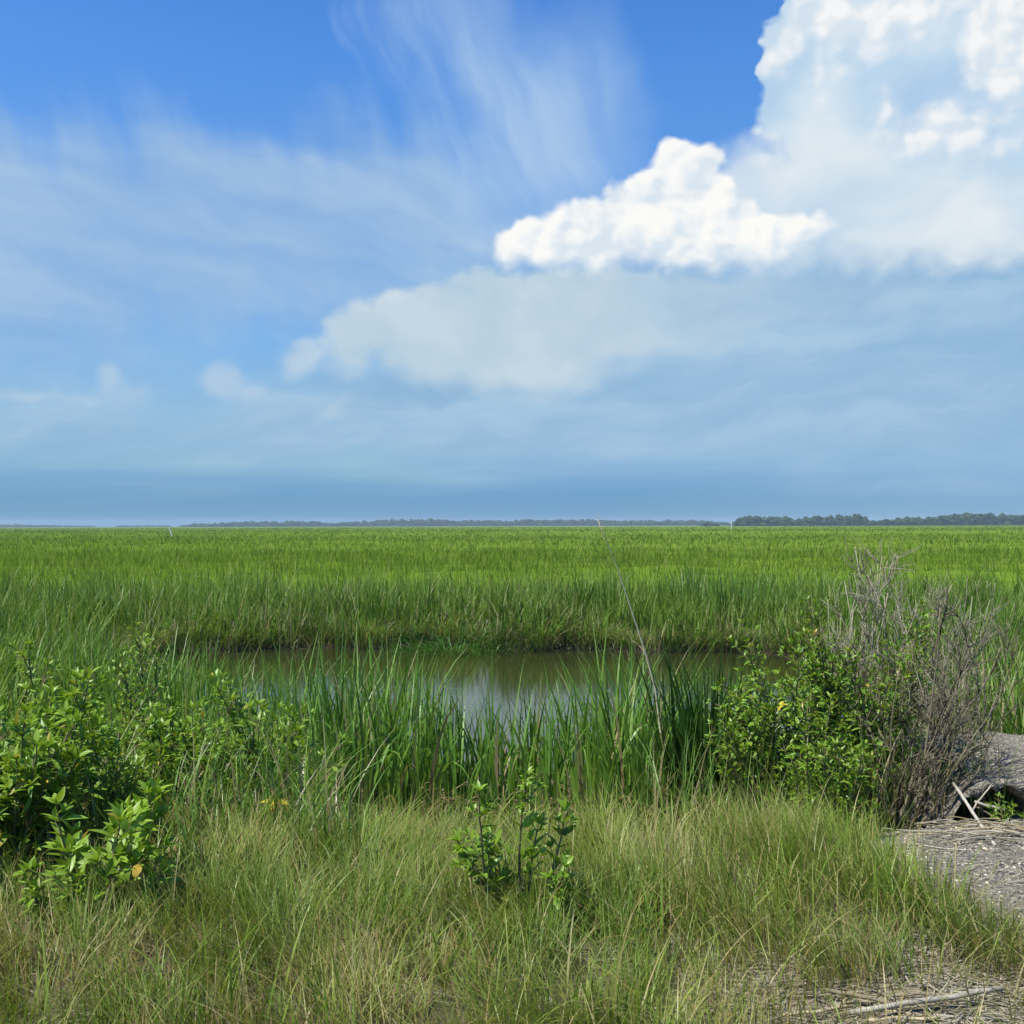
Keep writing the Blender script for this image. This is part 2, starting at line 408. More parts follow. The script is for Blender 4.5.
def barky(name, c0, c1, scale=30.0, rough=0.85):
    m, n, o = mat(name)
    r, t, b = tint_parts(n)
    tc = n.new('ShaderNodeTexCoord'); P = E(n, tc.outputs['Object'])
    f = n.noise(P, scale, 4, 0.6)
    c = n.mix(n.mapr(f + (r - 0.5) * 0.5, 0.3, 0.7), c0, c1)
    p = n.new('ShaderNodeBsdfPrincipled'); n.put(p.inputs['Base Color'], c); p.inputs['Roughness'].default_value = rough
    p.inputs['Specular IOR Level'].default_value = 0.2
    n.l.new(p.outputs[0], o.inputs[0])
    return m

M_FORE = leafy('short_grass', [(0.0, rgb(0.085, 0.190, 0.016)), (0.5, rgb(0.165, 0.265, 0.028)), (1.0, rgb(0.290, 0.345, 0.058))],
               [(0.0, rgb(0.25, 0.17, 0.06)), (0.6, rgb(0.38, 0.29, 0.12)), (1.0, rgb(0.46, 0.39, 0.22))], base=rgb(0.15, 0.12, 0.045), basepos=(0.0, 0.42),
               patch=[((1.2, 1.2, 1), 0.50, 0.75, rgb(0.080, 0.180, 0.022), 0.6)])
M_REED = leafy('reed', [(0.0, rgb(0.030, 0.100, 0.011)), (0.5, rgb(0.100, 0.240, 0.024)), (1.0, rgb(0.200, 0.350, 0.044))],
               [(0.0, rgb(0.22, 0.16, 0.08)), (1.0, rgb(0.42, 0.33, 0.18))], base=rgb(0.16, 0.17, 0.06), basepos=(0.0, 0.25), gloss=0.03, rough=0.4)
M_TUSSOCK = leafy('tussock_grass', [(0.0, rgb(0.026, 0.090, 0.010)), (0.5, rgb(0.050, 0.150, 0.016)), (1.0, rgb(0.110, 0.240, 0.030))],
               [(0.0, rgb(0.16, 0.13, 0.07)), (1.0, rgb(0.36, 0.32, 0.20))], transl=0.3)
M_SHADEREED = leafy('shade_tinted_reed', [(0.0, rgb(0.014, 0.045, 0.006)), (0.5, rgb(0.026, 0.085, 0.010)), (1.0, rgb(0.060, 0.150, 0.018))],
               [(0.0, rgb(0.06, 0.045, 0.025)), (1.0, rgb(0.16, 0.12, 0.06))], base=rgb(0.030, 0.030, 0.014), basepos=(0.05, 0.45), transl=0.25)  # shade inside the dense stand painted into greens and base; dead stems brown
PATCH = [((9, 6, 1), 0.42, 0.70, rgb(0.080, 0.170, 0.016), 0.5), ((60, 30, 1), 0.45, 0.70, rgb(0.150, 0.225, 0.028), 0.5)]
GREENM = [(0.0, rgb(0.066, 0.160, 0.014)), (0.5, rgb(0.120, 0.240, 0.024)), (1.0, rgb(0.205, 0.310, 0.042))]
DRYM = [(0.0, rgb(0.22, 0.18, 0.08)), (1.0, rgb(0.42, 0.36, 0.20))]
M_MARSH = leafy('marsh_grass', GREENM, DRYM, base=rgb(0.15, 0.165, 0.05), basepos=(0.0, 0.25), patch=[((2.6, 1.8, 1), 0.50, 0.66, rgb(0.040, 0.120, 0.012), 0.65)] + PATCH, gloss=0.015)
M_FAR = leafy('far_grass', [(0.0, rgb(0.105, 0.200, 0.015)), (0.5, rgb(0.150, 0.252, 0.024)), (1.0, rgb(0.200, 0.290, 0.036))], DRYM, patch=PATCH, gloss=0.0)
M_SHRUB = leafy('shrub_leaf', [(0.0, rgb(0.068, 0.165, 0.012)), (0.5, rgb(0.150, 0.285, 0.022)), (1.0, rgb(0.215, 0.365, 0.034))],
                [(0.0, rgb(0.30, 0.22, 0.05)), (1.0, rgb(0.50, 0.36, 0.07))], gloss=0.03, rough=0.42)
M_YELLOW = leafy('yellow_leaf', [(0.0, rgb(0.62, 0.50, 0.03)), (1.0, rgb(0.72, 0.62, 0.05))], [(0, rgb(0.6, 0.4, 0.05)), (1, rgb(0.6, 0.4, 0.05))])
M_STEM = barky('stem', rgb(0.10, 0.085, 0.04), rgb(0.17, 0.16, 0.07))
M_DEAD = barky('dead_wood', rgb(0.15, 0.130, 0.082), rgb(0.35, 0.320, 0.225), 18)
M_DARKDEAD = barky('dark_dead_wood', rgb(0.060, 0.050, 0.033), rgb(0.20, 0.170, 0.112), 18)
M_STRAW = barky('straw', rgb(0.24, 0.19, 0.10), rgb(0.42, 0.36, 0.23), 25)
M_REEDSTALK = barky('pale_reed_stalk', rgb(0.50, 0.42, 0.24), rgb(0.66, 0.58, 0.38), 25)
M_LITTER = barky('litter_straw', rgb(0.17, 0.145, 0.095), rgb(0.36, 0.325, 0.235), 9)
M_GREYST = barky('grey_straw', rgb(0.25, 0.23, 0.18), rgb(0.44, 0.41, 0.33), 25)
M_WHITE = barky('white', rgb(0.62, 0.60, 0.54), rgb(0.85, 0.84, 0.80), 40, 0.5)
M_POST = barky('post_paint', rgb(0.55, 0.55, 0.46), rgb(0.68, 0.67, 0.58), 2, 0.8)

def ground_material():
    m, n, o = mat('soil')
    r, t, b = tint_parts(n)                        # r: share of gravel, t: share of dead thatch
    geo = n.new('ShaderNodeNewGeometry'); P = E(n, geo.outputs['Position'])
    f1 = n.noise(P, 3.0, 5, 0.6); f2 = n.noise(P, 38.0, 4, 0.6)
    mud = n.mix(n.mapr(f1, 0.35, 0.65), rgb(0.075, 0.060, 0.038), rgb(0.135, 0.110, 0.070))
    fib = n.noise(n.vmath('MULTIPLY', P, (18, 90, 30)), 1.0, 4, 0.6)
    that = n.mix(n.mapr(fib, 0.42, 0.62), rgb(0.105, 0.088, 0.056), rgb(0.27, 0.235, 0.16))
    c = n.mix(t, mud, that)
    v = n.new('ShaderNodeTexVoronoi'); n.put(v.inputs['Vector'], P); v.inputs['Scale'].default_value = 70
    bw = n.new('ShaderNodeRGBToBW'); n.l.new(v.outputs['Color'], bw.inputs[0])
    gv = n.ramp(E(n, bw.outputs[0]), [(0.1, rgb(0.085, 0.076, 0.058)), (0.45, rgb(0.165, 0.150, 0.115)), (0.78, rgb(0.25, 0.23, 0.18)), (0.95, rgb(0.48, 0.44, 0.33))])
    gv = n.mix(n.mapr(f1, 0.48, 0.70) * 0.6, gv, rgb(0.105, 0.093, 0.07))
    c = n.mix(b, c, rgb(0.030, 0.025, 0.014))
    c = n.mix(r, c, gv)
    p = n.new('ShaderNodeBsdfPrincipled'); n.put(p.inputs['Base Color'], c); p.inputs['Roughness'].default_value = 0.9; p.inputs['Specular IOR Level'].default_value = 0.2
    bu = n.new('ShaderNodeBump'); bu.inputs['Distance'].default_value = 0.012; bu.inputs['Strength'].default_value = 0.8
    n.put(bu.inputs['Height'], n.mix(r, n.mix(0.5, f2, fib), E(n, v.outputs['Distance'])))
    n.l.new(bu.outputs[0], p.inputs['Normal']); n.l.new(p.outputs[0], o.inputs[0])
    return m
M_SOIL = ground_material()

def water_material():
    m, n, o = mat('pond_water')
    geo = n.new('ShaderNodeNewGeometry'); P = E(n, geo.outputs['Position'])
    p = n.new('ShaderNodeBsdfPrincipled')
    f = n.noise(P, 0.7, 3, 0.5)
    n.put(p.inputs['Base Color'], n.mix(f, rgb(0.020, 0.025, 0.007), rgb(0.032, 0.035, 0.011)))
    p.inputs['Roughness'].default_value = 0.06; p.inputs['IOR'].default_value = 1.33
    h = n.noise(n.vmath('MULTIPLY', P, (3.0, 6.0, 1)), 1.0, 3, 0.5)
    h2 = n.noise(n.vmath('MULTIPLY', P, (14.0, 26.0, 1)), 1.0, 2, 0.5)
    bu = n.new('ShaderNodeBump'); bu.inputs['Distance'].default_value = 0.01; bu.inputs['Strength'].default_value = 0.18
    n.put(bu.inputs['Height'], h + h2 * 0.25); n.l.new(bu.outputs[0], p.inputs['Normal']); n.l.new(p.outputs[0], o.inputs[0])
    return m
M_WATER = water_material()

def meadow_material():
    m, n, o = mat('meadow')
    geo = n.new('ShaderNodeNewGeometry'); P = E(n, geo.outputs['Position'])
    c = n.mix(n.noise(n.vmath('MULTIPLY', P, (0.9, 0.25, 0)), 1.0, 6, 0.65), rgb(0.095, 0.175, 0.014), rgb(0.150, 0.225, 0.026))
    for (sc, lo, hi, col, amt) in PATCH + [((300, 90, 1), 0.45, 0.62, rgb(0.17, 0.21, 0.05), 0.5)]:
        f = n.noise(n.vmath('MULTIPLY', P, (1 / sc[0], 1 / sc[1], 0)), 1.0, 3, 0.55)
        c = n.mix(n.mapr(f, lo, hi) * amt, c, col)
    d = n.new('ShaderNodeBsdfDiffuse'); n.put(d.inputs[0], c); d.inputs['Roughness'].default_value = 1.0
    bu = n.new('ShaderNodeBump'); bu.inputs['Distance'].default_value = 0.5; bu.inputs['Strength'].default_value = 0.6
    n.put(bu.inputs['Height'], n.noise(n.vmath('MULTIPLY', P, (2.2, 1.2, 0)), 1.0, 5, 0.6)); n.l.new(bu.outputs[0], d.inputs['Normal'])
    n.l.new(d.outputs[0], o.inputs[0])
    return m
M_MEADOW = meadow_material()
M_WOOD = leafy('far_trees', [(0.0, rgb(0.018, 0.040, 0.014)), (1.0, rgb(0.050, 0.085, 0.026))], DRYM, gloss=0.0, transl=0.2)

# ------------------------------------------------------------------ ground, water, meadow
def sheet(name, xs, ys, zf, m, tintf=None):
    X, Y = np.meshgrid(xs, ys)
    Z = zf(X, Y); a = Acc(); nx = len(xs)
    i = np.arange(len(ys) - 1)[:, None] * nx; j = np.arange(nx - 1)[None]
    q = np.stack([i + j, i + j + 1, i + nx + j + 1, i + nx + j], 2).reshape(-1, 4)
    tn = tintf(X, Y).reshape(-1, 3) if tintf else (0.5, 0.5, 0)
    a.add(np.stack([X, Y, Z], 2).reshape(-1, 3), q, None, tn)
    return a.build(name, m)
xs = np.concatenate([np.linspace(-4000, -40, 20), np.linspace(-36, -9, 28), np.linspace(-8.8, -3.6, 40), np.linspace(-3.5, 3.9, 260), np.linspace(4, 9, 50), np.linspace(10, 36, 27), np.linspace(40, 4000, 20)])
ys = np.concatenate([np.linspace(-300, -4, 10), np.linspace(-3, 2.6, 20), np.linspace(2.65, 7.4, 190), np.linspace(7.5, 24, 130), np.linspace(25, 60, 20), np.linspace(70, 6000, 30)])
def gtint(X, Y):
    g = gravel_w(X, Y); th = np.where(Y < 4.2, sst(0.2, 0.9, X), 0.35) * sst(11, 7, Y)
    return np.stack([g, np.clip(th + (vn(X, Y, 0.3) - 0.5) * 0.5, 0, 1) * (Y < 11), sst(1.4, 0.3, pond_sd(X, Y))], 2)
tag(sheet('ground', xs, ys, ground_z, M_SOIL, gtint), 'brown muddy ground with dead thatch and grey gravel at right', 'ground', kind='structure')
tag(sheet('pond_water', np.linspace(-11, 9, 30), np.linspace(8.2, 25, 30), lambda X, Y: X * 0 + WZ, M_WATER), 'murky olive pond water reflecting the pale sky', 'water', kind='structure')
mx = np.concatenate([np.linspace(-4200, -60, 60), np.linspace(-58, 58, 150), np.linspace(60, 4200, 60)])
my = np.concatenate([np.linspace(29, 90, 110), np.linspace(93, 300, 70), np.linspace(320, 1500, 60), np.linspace(1600, 5600, 20)])
def meadow_z(X, Y):
    return -0.78 + 0.74 * sst(28.5, 34, Y) * 1.0 + (vn(X, Y, 2.3) - 0.5) * 0.22 + (vn(X, Y, 0.9) - 0.5) * 0.1
tag(sheet('marsh_meadow', mx, my, meadow_z, M_MEADOW), 'flat bright green salt marsh stretching to the horizon', 'marsh', kind='structure')

# ------------------------------------------------------------------ grass
def scatter(n, x0, x1, y0, y1): return U(x0, x1, n), U(y0, y1, n)
def wedge(n, y0, y1, k=0.53, m=1.5):              # points spread evenly over the ground in front of the camera
    y = np.sqrt(U(y0 ** 2, y1 ** 2, n)); x = U(-1, 1, n) * (k * y + m)
    return x, y
def roots(x, y, sink=0.02): return np.stack([x, y, ground_z(x, y) - sink], 1)

def fore_grass():
    a = Acc()
    x, y = wedge(270000, 2.7, 8.6, 0.50, 1.1)
    g = gravel_w(x, y); s = pond_sd(x, y)
    clump = vn(x, y, 0.16); big = vn(x, y, 0.7)
    bare = sst(0.35, 0.95, x + 0.5 * (vn(x, y, 0.5) - 0.5)) * sst(4.02, 3.72, y)          # bare litter at the bottom right
    keep = U(0, 1, len(x)) < (0.12 + 1.25 * clump ** 1.6) * (1 + 0.5 * sst(4.6, 3.8, y)) * (1 - 0.97 * g) * (1 - 0.88 * bare) * sst(0.0, 0.4, s) * sst(6.6, 5.7, y + 0.9 * (big - 0.5) - 0.7 * sst(1.2, 2.2, x)) * (1 - 0.85 * sst(-1.15, -1.75, x + 0.22 * (y - 5) + 0.5 * (big - 0.5)) * sst(4.55, 5.1, y))
    keep &= U(0, 1, len(x)) > 0.95 * np.exp(-((x - 0.80) / 0.36) ** 2) * sst(4.75, 5.25, y + 0.3 * (big - 0.5))
    keep &= U(0, 1, len(x)) > 0.96 * sst(1.70, 1.94, x + 0.25 * (clump - 0.5)) * sst(4.15, 4.5, y)
    x, y, clump, big, g = x[keep], y[keep], clump[keep], big[keep], g[keep]
    N = len(x)
    mound = np.exp(-((x - 1.10) / 0.56) ** 2 - ((y - 5.0) / 0.75) ** 2) + 0.6 * np.exp(-((x - 0.5) / 0.25) ** 2 - ((y - 5.2) / 0.6) ** 2)
    h = (0.14 + 0.13 * big + 0.13 * U(0, 1, N)) * (0.70 + 0.6 * clump) * (1 - 0.35 * sst(5.2, 6.4, y)) * (1 + 0.55 * mound) * (1 - 0.5 * g)
    h *= np.where(y < 3.9, 0.9, 1.0) * U(0.6, 1.15, N)
    az = U(0, 2 * np.pi, N) * 0.55 + vn(x, y, 0.35) * 5 - 1.2
    dry = np.where(U(0, 1, N) < 0.09 + 0.34 * sst(0.52, 0.80, vn(x + 9, y, 0.55)) + 0.26 * sst(0.3, 1.0, x) * sst(4.6, 3.6, y), U(0.7, 1, N), U(0, 0.22, N))
    blades(a, roots(x, y), h, U(0.0018, 0.0042, N), az, U(0.08, 0.85, N), U(0, 0.7, N), np.clip(rng.normal(0.10 + 0.80 * vn(x + 3, y, 0.30), 0.20, N), 0, 1), dry, 4)
    # broader, brighter green tufts here and there
    x, y = wedge(16000, 3.2, 6.4, 0.48, 0.2)
    k = (gravel_w(x, y) < 0.4) & (vn(x + 21, y, 0.22) > 0.62) & (x < 1.72) & ((y > 4.0) | (x < 0.5)) & ~((np.abs(x - 0.82) < 0.28) & (y > 4.85)) & (U(0, 1, len(x)) < 0.35 + 0.65 * sst(-0.2, 0.8, x)); x, y = x[k], y[k]; N = len(x)
    blades(a, roots(x, y), U(0.16, 0.46, N), U(0.004, 0.009, N), U(0, 6.28, N), U(0.05, 0.7, N), U(0, 0.8, N), U(0.2, 0.9, N), np.where(U(0, 1, N) < 0.12, 0.8, 0.0), 5)
    # long pale bents that arch over the sward
    x, y = wedge(6000, 3.2, 7.2, 0.48, 0.2)
    k = (gravel_w(x, y) < 0.15) & (y < 6.3) & (x < 1.85) & (U(0, 1, len(x)) < 0.25 + 0.9 * vn(x + 5, y, 0.6)); x, y = x[k], y[k]; N = len(x)
    mound = np.exp(-((x - 1.1) / 0.6) ** 2 - ((y - 5.4) / 1.0) ** 2)
    blades(a, roots(x, y), U(0.24, 0.46, N) * (1 + 0.4 * mound), U(0.0018, 0.0055, N), U(0, 6.28, N), U(0.3, 1.1, N), U(0.3, 1.0, N), U(0.2, 1, N), np.where(U(0, 1, N) < 0.55, U(0.6, 1, N), 0.1), 6)
    tag(a.build('short_grass', M_FORE), 'olive and straw coloured wispy grass covering the near bank', 'grass', kind='stuff')
fore_grass()
def thicket_grass():
    a = Acc(); N = 14000
    y = U(4.5, 8.6, N); x = -0.56 * y + U(-0.2, 1.0, N) * (0.95 + 0.19 * y) * 1.15
    k = (pond_sd(x, y) > 0.0) & (U(0, 1, N) < sst(0.3, 0.6, vn(x, y, 0.22))); x, y = x[k], y[k]; N = len(x)
    blades(a, roots(x, y), U(0.30, 0.95, N) * sst(3.9, 6.2, y), U(0.004, 0.012, N), U(0, 6.28, N), U(0.08, 0.7, N), U(0, 0.7, N), U(0.2, 1, N), np.where(U(0, 1, N) < 0.30, U(0.6, 1, N), 0.08), 6)
    x = U(0.85, 3.0, 2600); y = U(6.6, 9.0, 2600); N = 2600
    blades(a, roots(x, y), U(0.25, 0.95, N), U(0.003, 0.009, N), U(0, 6.28, N), U(0.08, 0.6, N), U(0, 0.7, N), U(0.1, 0.9, N), np.where(U(0, 1, N) < 0.40, U(0.6, 1, N), 0.08), 6)
    tag(a.build('thicket_grass', M_REED), 'long green and dead grass grown through the shrubs on both sides', 'grass', kind='stuff')
thicket_grass()

def bank_grass():
    a = Acc()
    xs_, ys_, hs = [], [], []
    x, y = wedge(370000, 9.5, 34, 0.66, 3.0)
    s = pond_sd(x, y)
    near = sst(4.2, 1.6, s)
    far_side = (y > 15.5) | (np.abs(x) > 4.6)
    dens = (0.26 + 0.32 * near) * sst(0.20, 0.66, vn(x, y, 0.45)) * sst(34, 31, y)
    k = (s > -0.30) & far_side & (U(0, 1, len(x)) < dens)
    x, y, s = x[k], y[k], s[k]; N = len(x)
    clump = vn(x, y, 0.9)
    h = (0.72 + 0.45 * clump + 0.42 * vn(x + 17, y, 0.30) + U(-0.28, 0.20, N)) * (0.62 + 0.38 * sst(-0.3, 0.7, s))
    h *= 1 - 0.25 * sst(4.5, 6.5, x) * sst(17, 12, y)
    az = U(0, 6.283, N)
    dry = np.where(U(0, 1, N) < 0.05 + 0.22 * sst(0.9, 0.0, s) + 0.12 * sst(0.55, 0.8, vn(x + 33, y, 1.4)), U(0.5, 1, N), U(0, 0.12, N))
    blades(a, roots(x, y), h, U(0.010, 0.032, N), az, U(0.04, 0.5, N), U(0, 0.6, N), np.clip(rng.normal(0.5, 0.27, N), 0, 1), dry, 4, tpow=1.9)
    # dead stubble at the waterline
    x, y = wedge(110000, 12, 24, 0.53, 1.5); s = pond_sd(x, y)
    k = (s > -0.35) & (s < 0.55) & ((y > 15.5) | (np.abs(x) > 4.6)); x, y = x[k], y[k]; N = len(x)
    blades(a, roots(x, y), U(0.15, 0.6, N), U(0.008, 0.016, N), U(0, 6.28, N), U(0.1, 1.3, N), U(0, 0.8, N), U(0, 1, N), np.where(U(0, 1, N) < 0.6, 0.9, 0.1), 3)
    tag(a.build('bank_grass', M_MARSH), 'tall green cordgrass standing along the far bank of the pond', 'grass', kind='stuff')
    b = Acc()
    def layer(n, y0, y1, f0, f1, w0, h0, h1, S):   # each layer thins out where the next, coarser one begins
        x, y = wedge(n, y0, y1, 0.72, 3)
        k = U(0, 1, n) < sst(y0, f0, y) * sst(y1, f1, y) * (0.35 + 0.9 * vn(x, y, 1.6)); x, y = x[k], y[k]; N = len(x)
        z = meadow_z(x, y) - 0.35
        blades(b, np.stack([x, y, z], 1), U(h0 - 0.1, h1, N) + 0.28 * vn(x, y, 2.2), U(0.6, 1.5, N) * w0 * y, U(0, 6.283, N), U(0.05, 0.5, N), U(0, 0.5, N), np.clip(rng.normal(0.5, 0.27, N), 0, 1), np.where(U(0, 1, N) < 0.05, 0.7, 0.05), S)
    layer(200000, 29, 80, 34, 45, 0.00060, 0.45, 0.80, 3)
    layer(150000, 42, 200, 80, 110, 0.00065, 0.42, 0.75, 2)
    layer(135000, 90, 520, 210, 260, 0.00075, 0.40, 0.70, 2)
    layer(85000, 220, 1200, 500, 700, 0.0009, 0.40, 0.70, 2)
    tag(b.build('marsh_grass', M_FAR), 'bright green marsh grass covering the flat meadow beyond the pond', 'grass', kind='stuff')
bank_grass()
# ------------------------------------------------------------------ reeds at the water's edge
def reed_clump(name, x, y, n, h, w, spread, label, cat, group=None, lean=(0.02, 0.40), rndm=0.5, dryp=0.10, azc=None, dead_base=12, drp=(0.0, 0.45), matr=None):
    z = float(ground_z(x, y)) - 0.02
    root = empty(name, (x, y, z), label, cat, group)
    a = Acc()
    r = spread * np.sqrt(U(0, 1, n)); th = U(0, 6.283, n)
    rx, ry = x + r * np.cos(th), y + r * np.sin(th)
    az = th + rng.normal(0, 0.7, n) if azc is None else rng.normal(azc, 0.55, n)
    P = np.stack([rx, ry, np.maximum(ground_z(rx, ry), -1.25) - 0.02], 1)
    hh = h * U(0.62, 1.08, n) + (z - P[:, 2]) * 0.8
    dry = np.where(U(0, 1, n) < dryp, U(0.5, 1, n), U(0, 0.08, n))
    blades(a, P, hh, w * U(0.7, 1.15, n), az, U(lean[0], lean[1], n), np.where(U(0, 1, n) < 0.16, U(0.7, 1.25, n), U(drp[0], drp[1], n)), np.clip(rng.normal(rndm, 0.24, n), 0, 1), dry, 7, tpow=2.0)
    a.build('blades', matr or M_REED, root, loc=(x, y, z))
    if dead_base:
        d = Acc(); m = dead_base
        th = U(0, 6.283, m); rr = spread * U(0.2, 1, m); rx, ry = x + rr * np.cos(th), y + rr * np.sin(th)
        blades(d, np.stack([rx, ry, ground_z(rx, ry)], 1), U(0.25, 0.6, m) * h, w * U(0.5, 0.9, m), U(0, 6.283, m), U(0.3, 1.4, m), U(0.3, 1.2, m), U(0, 1, m), U(0.8, 1, m), 5)
        d.build('dead_blades', matr or M_REED, root, loc=(x, y, z))
    return root

G = 'reed clumps along the near edge of the pond'
LB = 'clump of upright green reeds at the near water edge in the middle'
cl = []
for px, Y, h, n in [(300, 9.4, 1.10, 26), (318, 8.6, 1.05, 24), (335, 9.8, 1.2, 26), (352, 8.9, 1.12, 30), (371, 8.3, 1.05, 28), (384, 9.4, 1.22, 30), (398, 8.8, 1.18, 34), (412, 8.2, 1.05, 26), (424, 9.3, 1.05, 22),
                    (440, 8.6, 0.92, 20), (455, 9.1, 0.90, 16), (468, 8.4, 0.84, 18), (484, 9.0, 0.88, 18), (497, 8.5, 0.98, 20), (512, 9.2, 0.90, 15), (526, 8.4, 0.95, 20), (541, 9.0, 1.0, 16), (556, 8.6, 0.96, 20),
                    (570, 9.2, 0.9, 14), (583, 8.3, 1.0, 18), (612, 8.9, 1.2, 24), (626, 8.3, 1.12, 24), (640, 9.3, 1.2, 22), (652, 8.6, 1.1, 24), (350, 10.4, 0.9, 14), (470, 10.0, 0.7, 9), (560, 10.1, 0.75, 9), (640, 10.2, 0.9, 12), (330, 7.7, 0.95, 26), (365, 7.6, 0.95, 26), (405, 7.7, 0.9, 22), (450, 7.7, 0.8, 18), (500, 7.6, 0.8, 18), (545, 7.6, 0.8, 18), (590, 7.6, 0.9, 20), (636, 7.5, 0.9, 22), (672, 11.5, 1.1, 20), (700, 12.2, 1.15, 22), (728, 11.6, 1.15, 22), (752, 12.8, 1.2, 22), (690, 13.6, 1.1, 20), (735, 14.2, 1.15, 20)]:
    if 428 < px < 580: n = int(n * 0.72); h *= 0.98
    cl.append(reed_clump('reed_clump', (px - 512) * Y / F, Y, int(n * 2.1), h * 1.42, 0.022, 0.21, LB, 'reeds', G))
GL = 'thinner reed clumps beside the pond at the left'
for px, Y, h, n in [(95, 12.0, 1.0, 30), (125, 11.4, 1.05, 30), (150, 10.8, 1.05, 28), (172, 11.6, 1.10, 28), (195, 10.6, 1.08, 28), (215, 11.2, 1.05, 26), (238, 10.2, 1.02, 24), (262, 10.6, 0.95, 22), (282, 9.8, 0.98, 24), (70, 12.6, 1.0, 30), (205, 9.6, 0.9, 24), (160, 9.5, 0.9, 24), (250, 9.2, 0.9, 20), (130, 12.6, 1.1, 26), (165, 12.4, 1.1, 26), (198, 12.2, 1.1, 26), (228, 11.8, 1.12, 26), (256, 11.4, 1.1, 24), (284, 11.0, 1.1, 24), (300, 10.4, 1.1, 22), (320, 11.2, 1.0, 20)]:
    reed_clump('reed_clump', (px - 512) * Y / F, Y, int(n * 2.4), h * 1.25, 0.016, 0.30, 'thin pale green reeds behind the leafy shrubs on the left of the pond', 'reeds', GL, rndm=0.62)
reed_clump('reed_clump', (604 - 512) * 8.0 / F, 8.0, 34, 1.42, 0.020, 0.15, 'bright yellow green clump of wide reeds right beside the pond gap', 'reeds', rndm=0.9, lean=(0.02, 0.3))
reed_clump('reed_clump', (704 - 512) * 7.6 / F, 7.6, 300, 1.42, 0.022, 0.27, 'dense dark green clump of wide reeds left of the leafy shrub', 'reeds', rndm=0.4, lean=(0.02, 0.30), dead_base=40, dryp=0.05, matr=M_SHADEREED)
reed_clump('reed_clump', (672 - 512) * 7.7 / F, 7.7, 30, 0.95, 0.018, 0.16, 'brown based reed clump around the foot of the tall dry stalk', 'reeds', rndm=0.5, dryp=0.3, dead_base=40, matr=M_SHADEREED)
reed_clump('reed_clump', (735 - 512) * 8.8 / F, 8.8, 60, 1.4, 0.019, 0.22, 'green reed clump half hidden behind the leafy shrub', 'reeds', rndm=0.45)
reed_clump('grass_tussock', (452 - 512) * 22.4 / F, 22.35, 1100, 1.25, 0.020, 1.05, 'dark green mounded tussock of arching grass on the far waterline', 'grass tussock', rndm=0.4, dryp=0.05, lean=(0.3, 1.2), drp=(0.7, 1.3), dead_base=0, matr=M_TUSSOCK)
reed_clump('grass_tussock', -7.6, 15.6, 420, 1.15, 0.013, 1.0, 'long grass leaning right over the left end of the pond', 'grass tussock', rndm=0.55, dryp=0.04, lean=(0.5, 1.0), azc=0.1, drp=(0.3, 0.9), dead_base=0)
reed_clump('grass_tussock', -6.6, 13.6, 360, 1.0, 0.013, 0.9, 'nearer tuft of long leaning grass at the left edge', 'grass tussock', rndm=0.5, dryp=0.05, lean=(0.4, 0.95), azc=0.2, drp=(0.3, 0.9), dead_base=0)
sy = np.linspace(19.0, 25.0, 240)
for i in range(22):                               # tufts that hang over the far waterline
    tx = -7.0 + 12.4 * (i + U(-0.35, 0.35)) / 21.0
    inside = np.nonzero(pond_sd(np.full(240, tx), sy) < 0)[0]
    if len(inside): reed_clump('grass_tussock', tx, sy[inside[-1]] + 0.10, int(U(90, 200)), U(0.55, 1.2), 0.017, U(0.25, 0.5), 'ragged grass tuft hanging over the far waterline of the pond', 'grass tussock', 'tufts along the far waterline', rndm=U(0.3, 0.6), dryp=0.22, lean=(0.2, 1.2), drp=(0.5, 1.3), dead_base=0, matr=M_MARSH if U(0, 1) < 0.6 else M_TUSSOCK)
for px, Y, h, lab in [(735, 23.8, 1.65, 'tallest dark green cattail stand on the far bank left of the dead shrub'), (690, 25.5, 1.6, 'cattail stand on the far bank behind the tall dry stalk'), (600, 25.0, 1.5, 'narrow cattail stand on the far bank left of the tall dry stalk'), (990, 17.5, 1.45, 'tall green cattail stand on the far bank at the right edge')]:
    reed_clump('cattail_stand', (px - 512) * Y / F, Y, 170, h, 0.026, 0.75, lab, 'reeds', rndm=0.35, lean=(0.02, 0.3), dead_base=0)

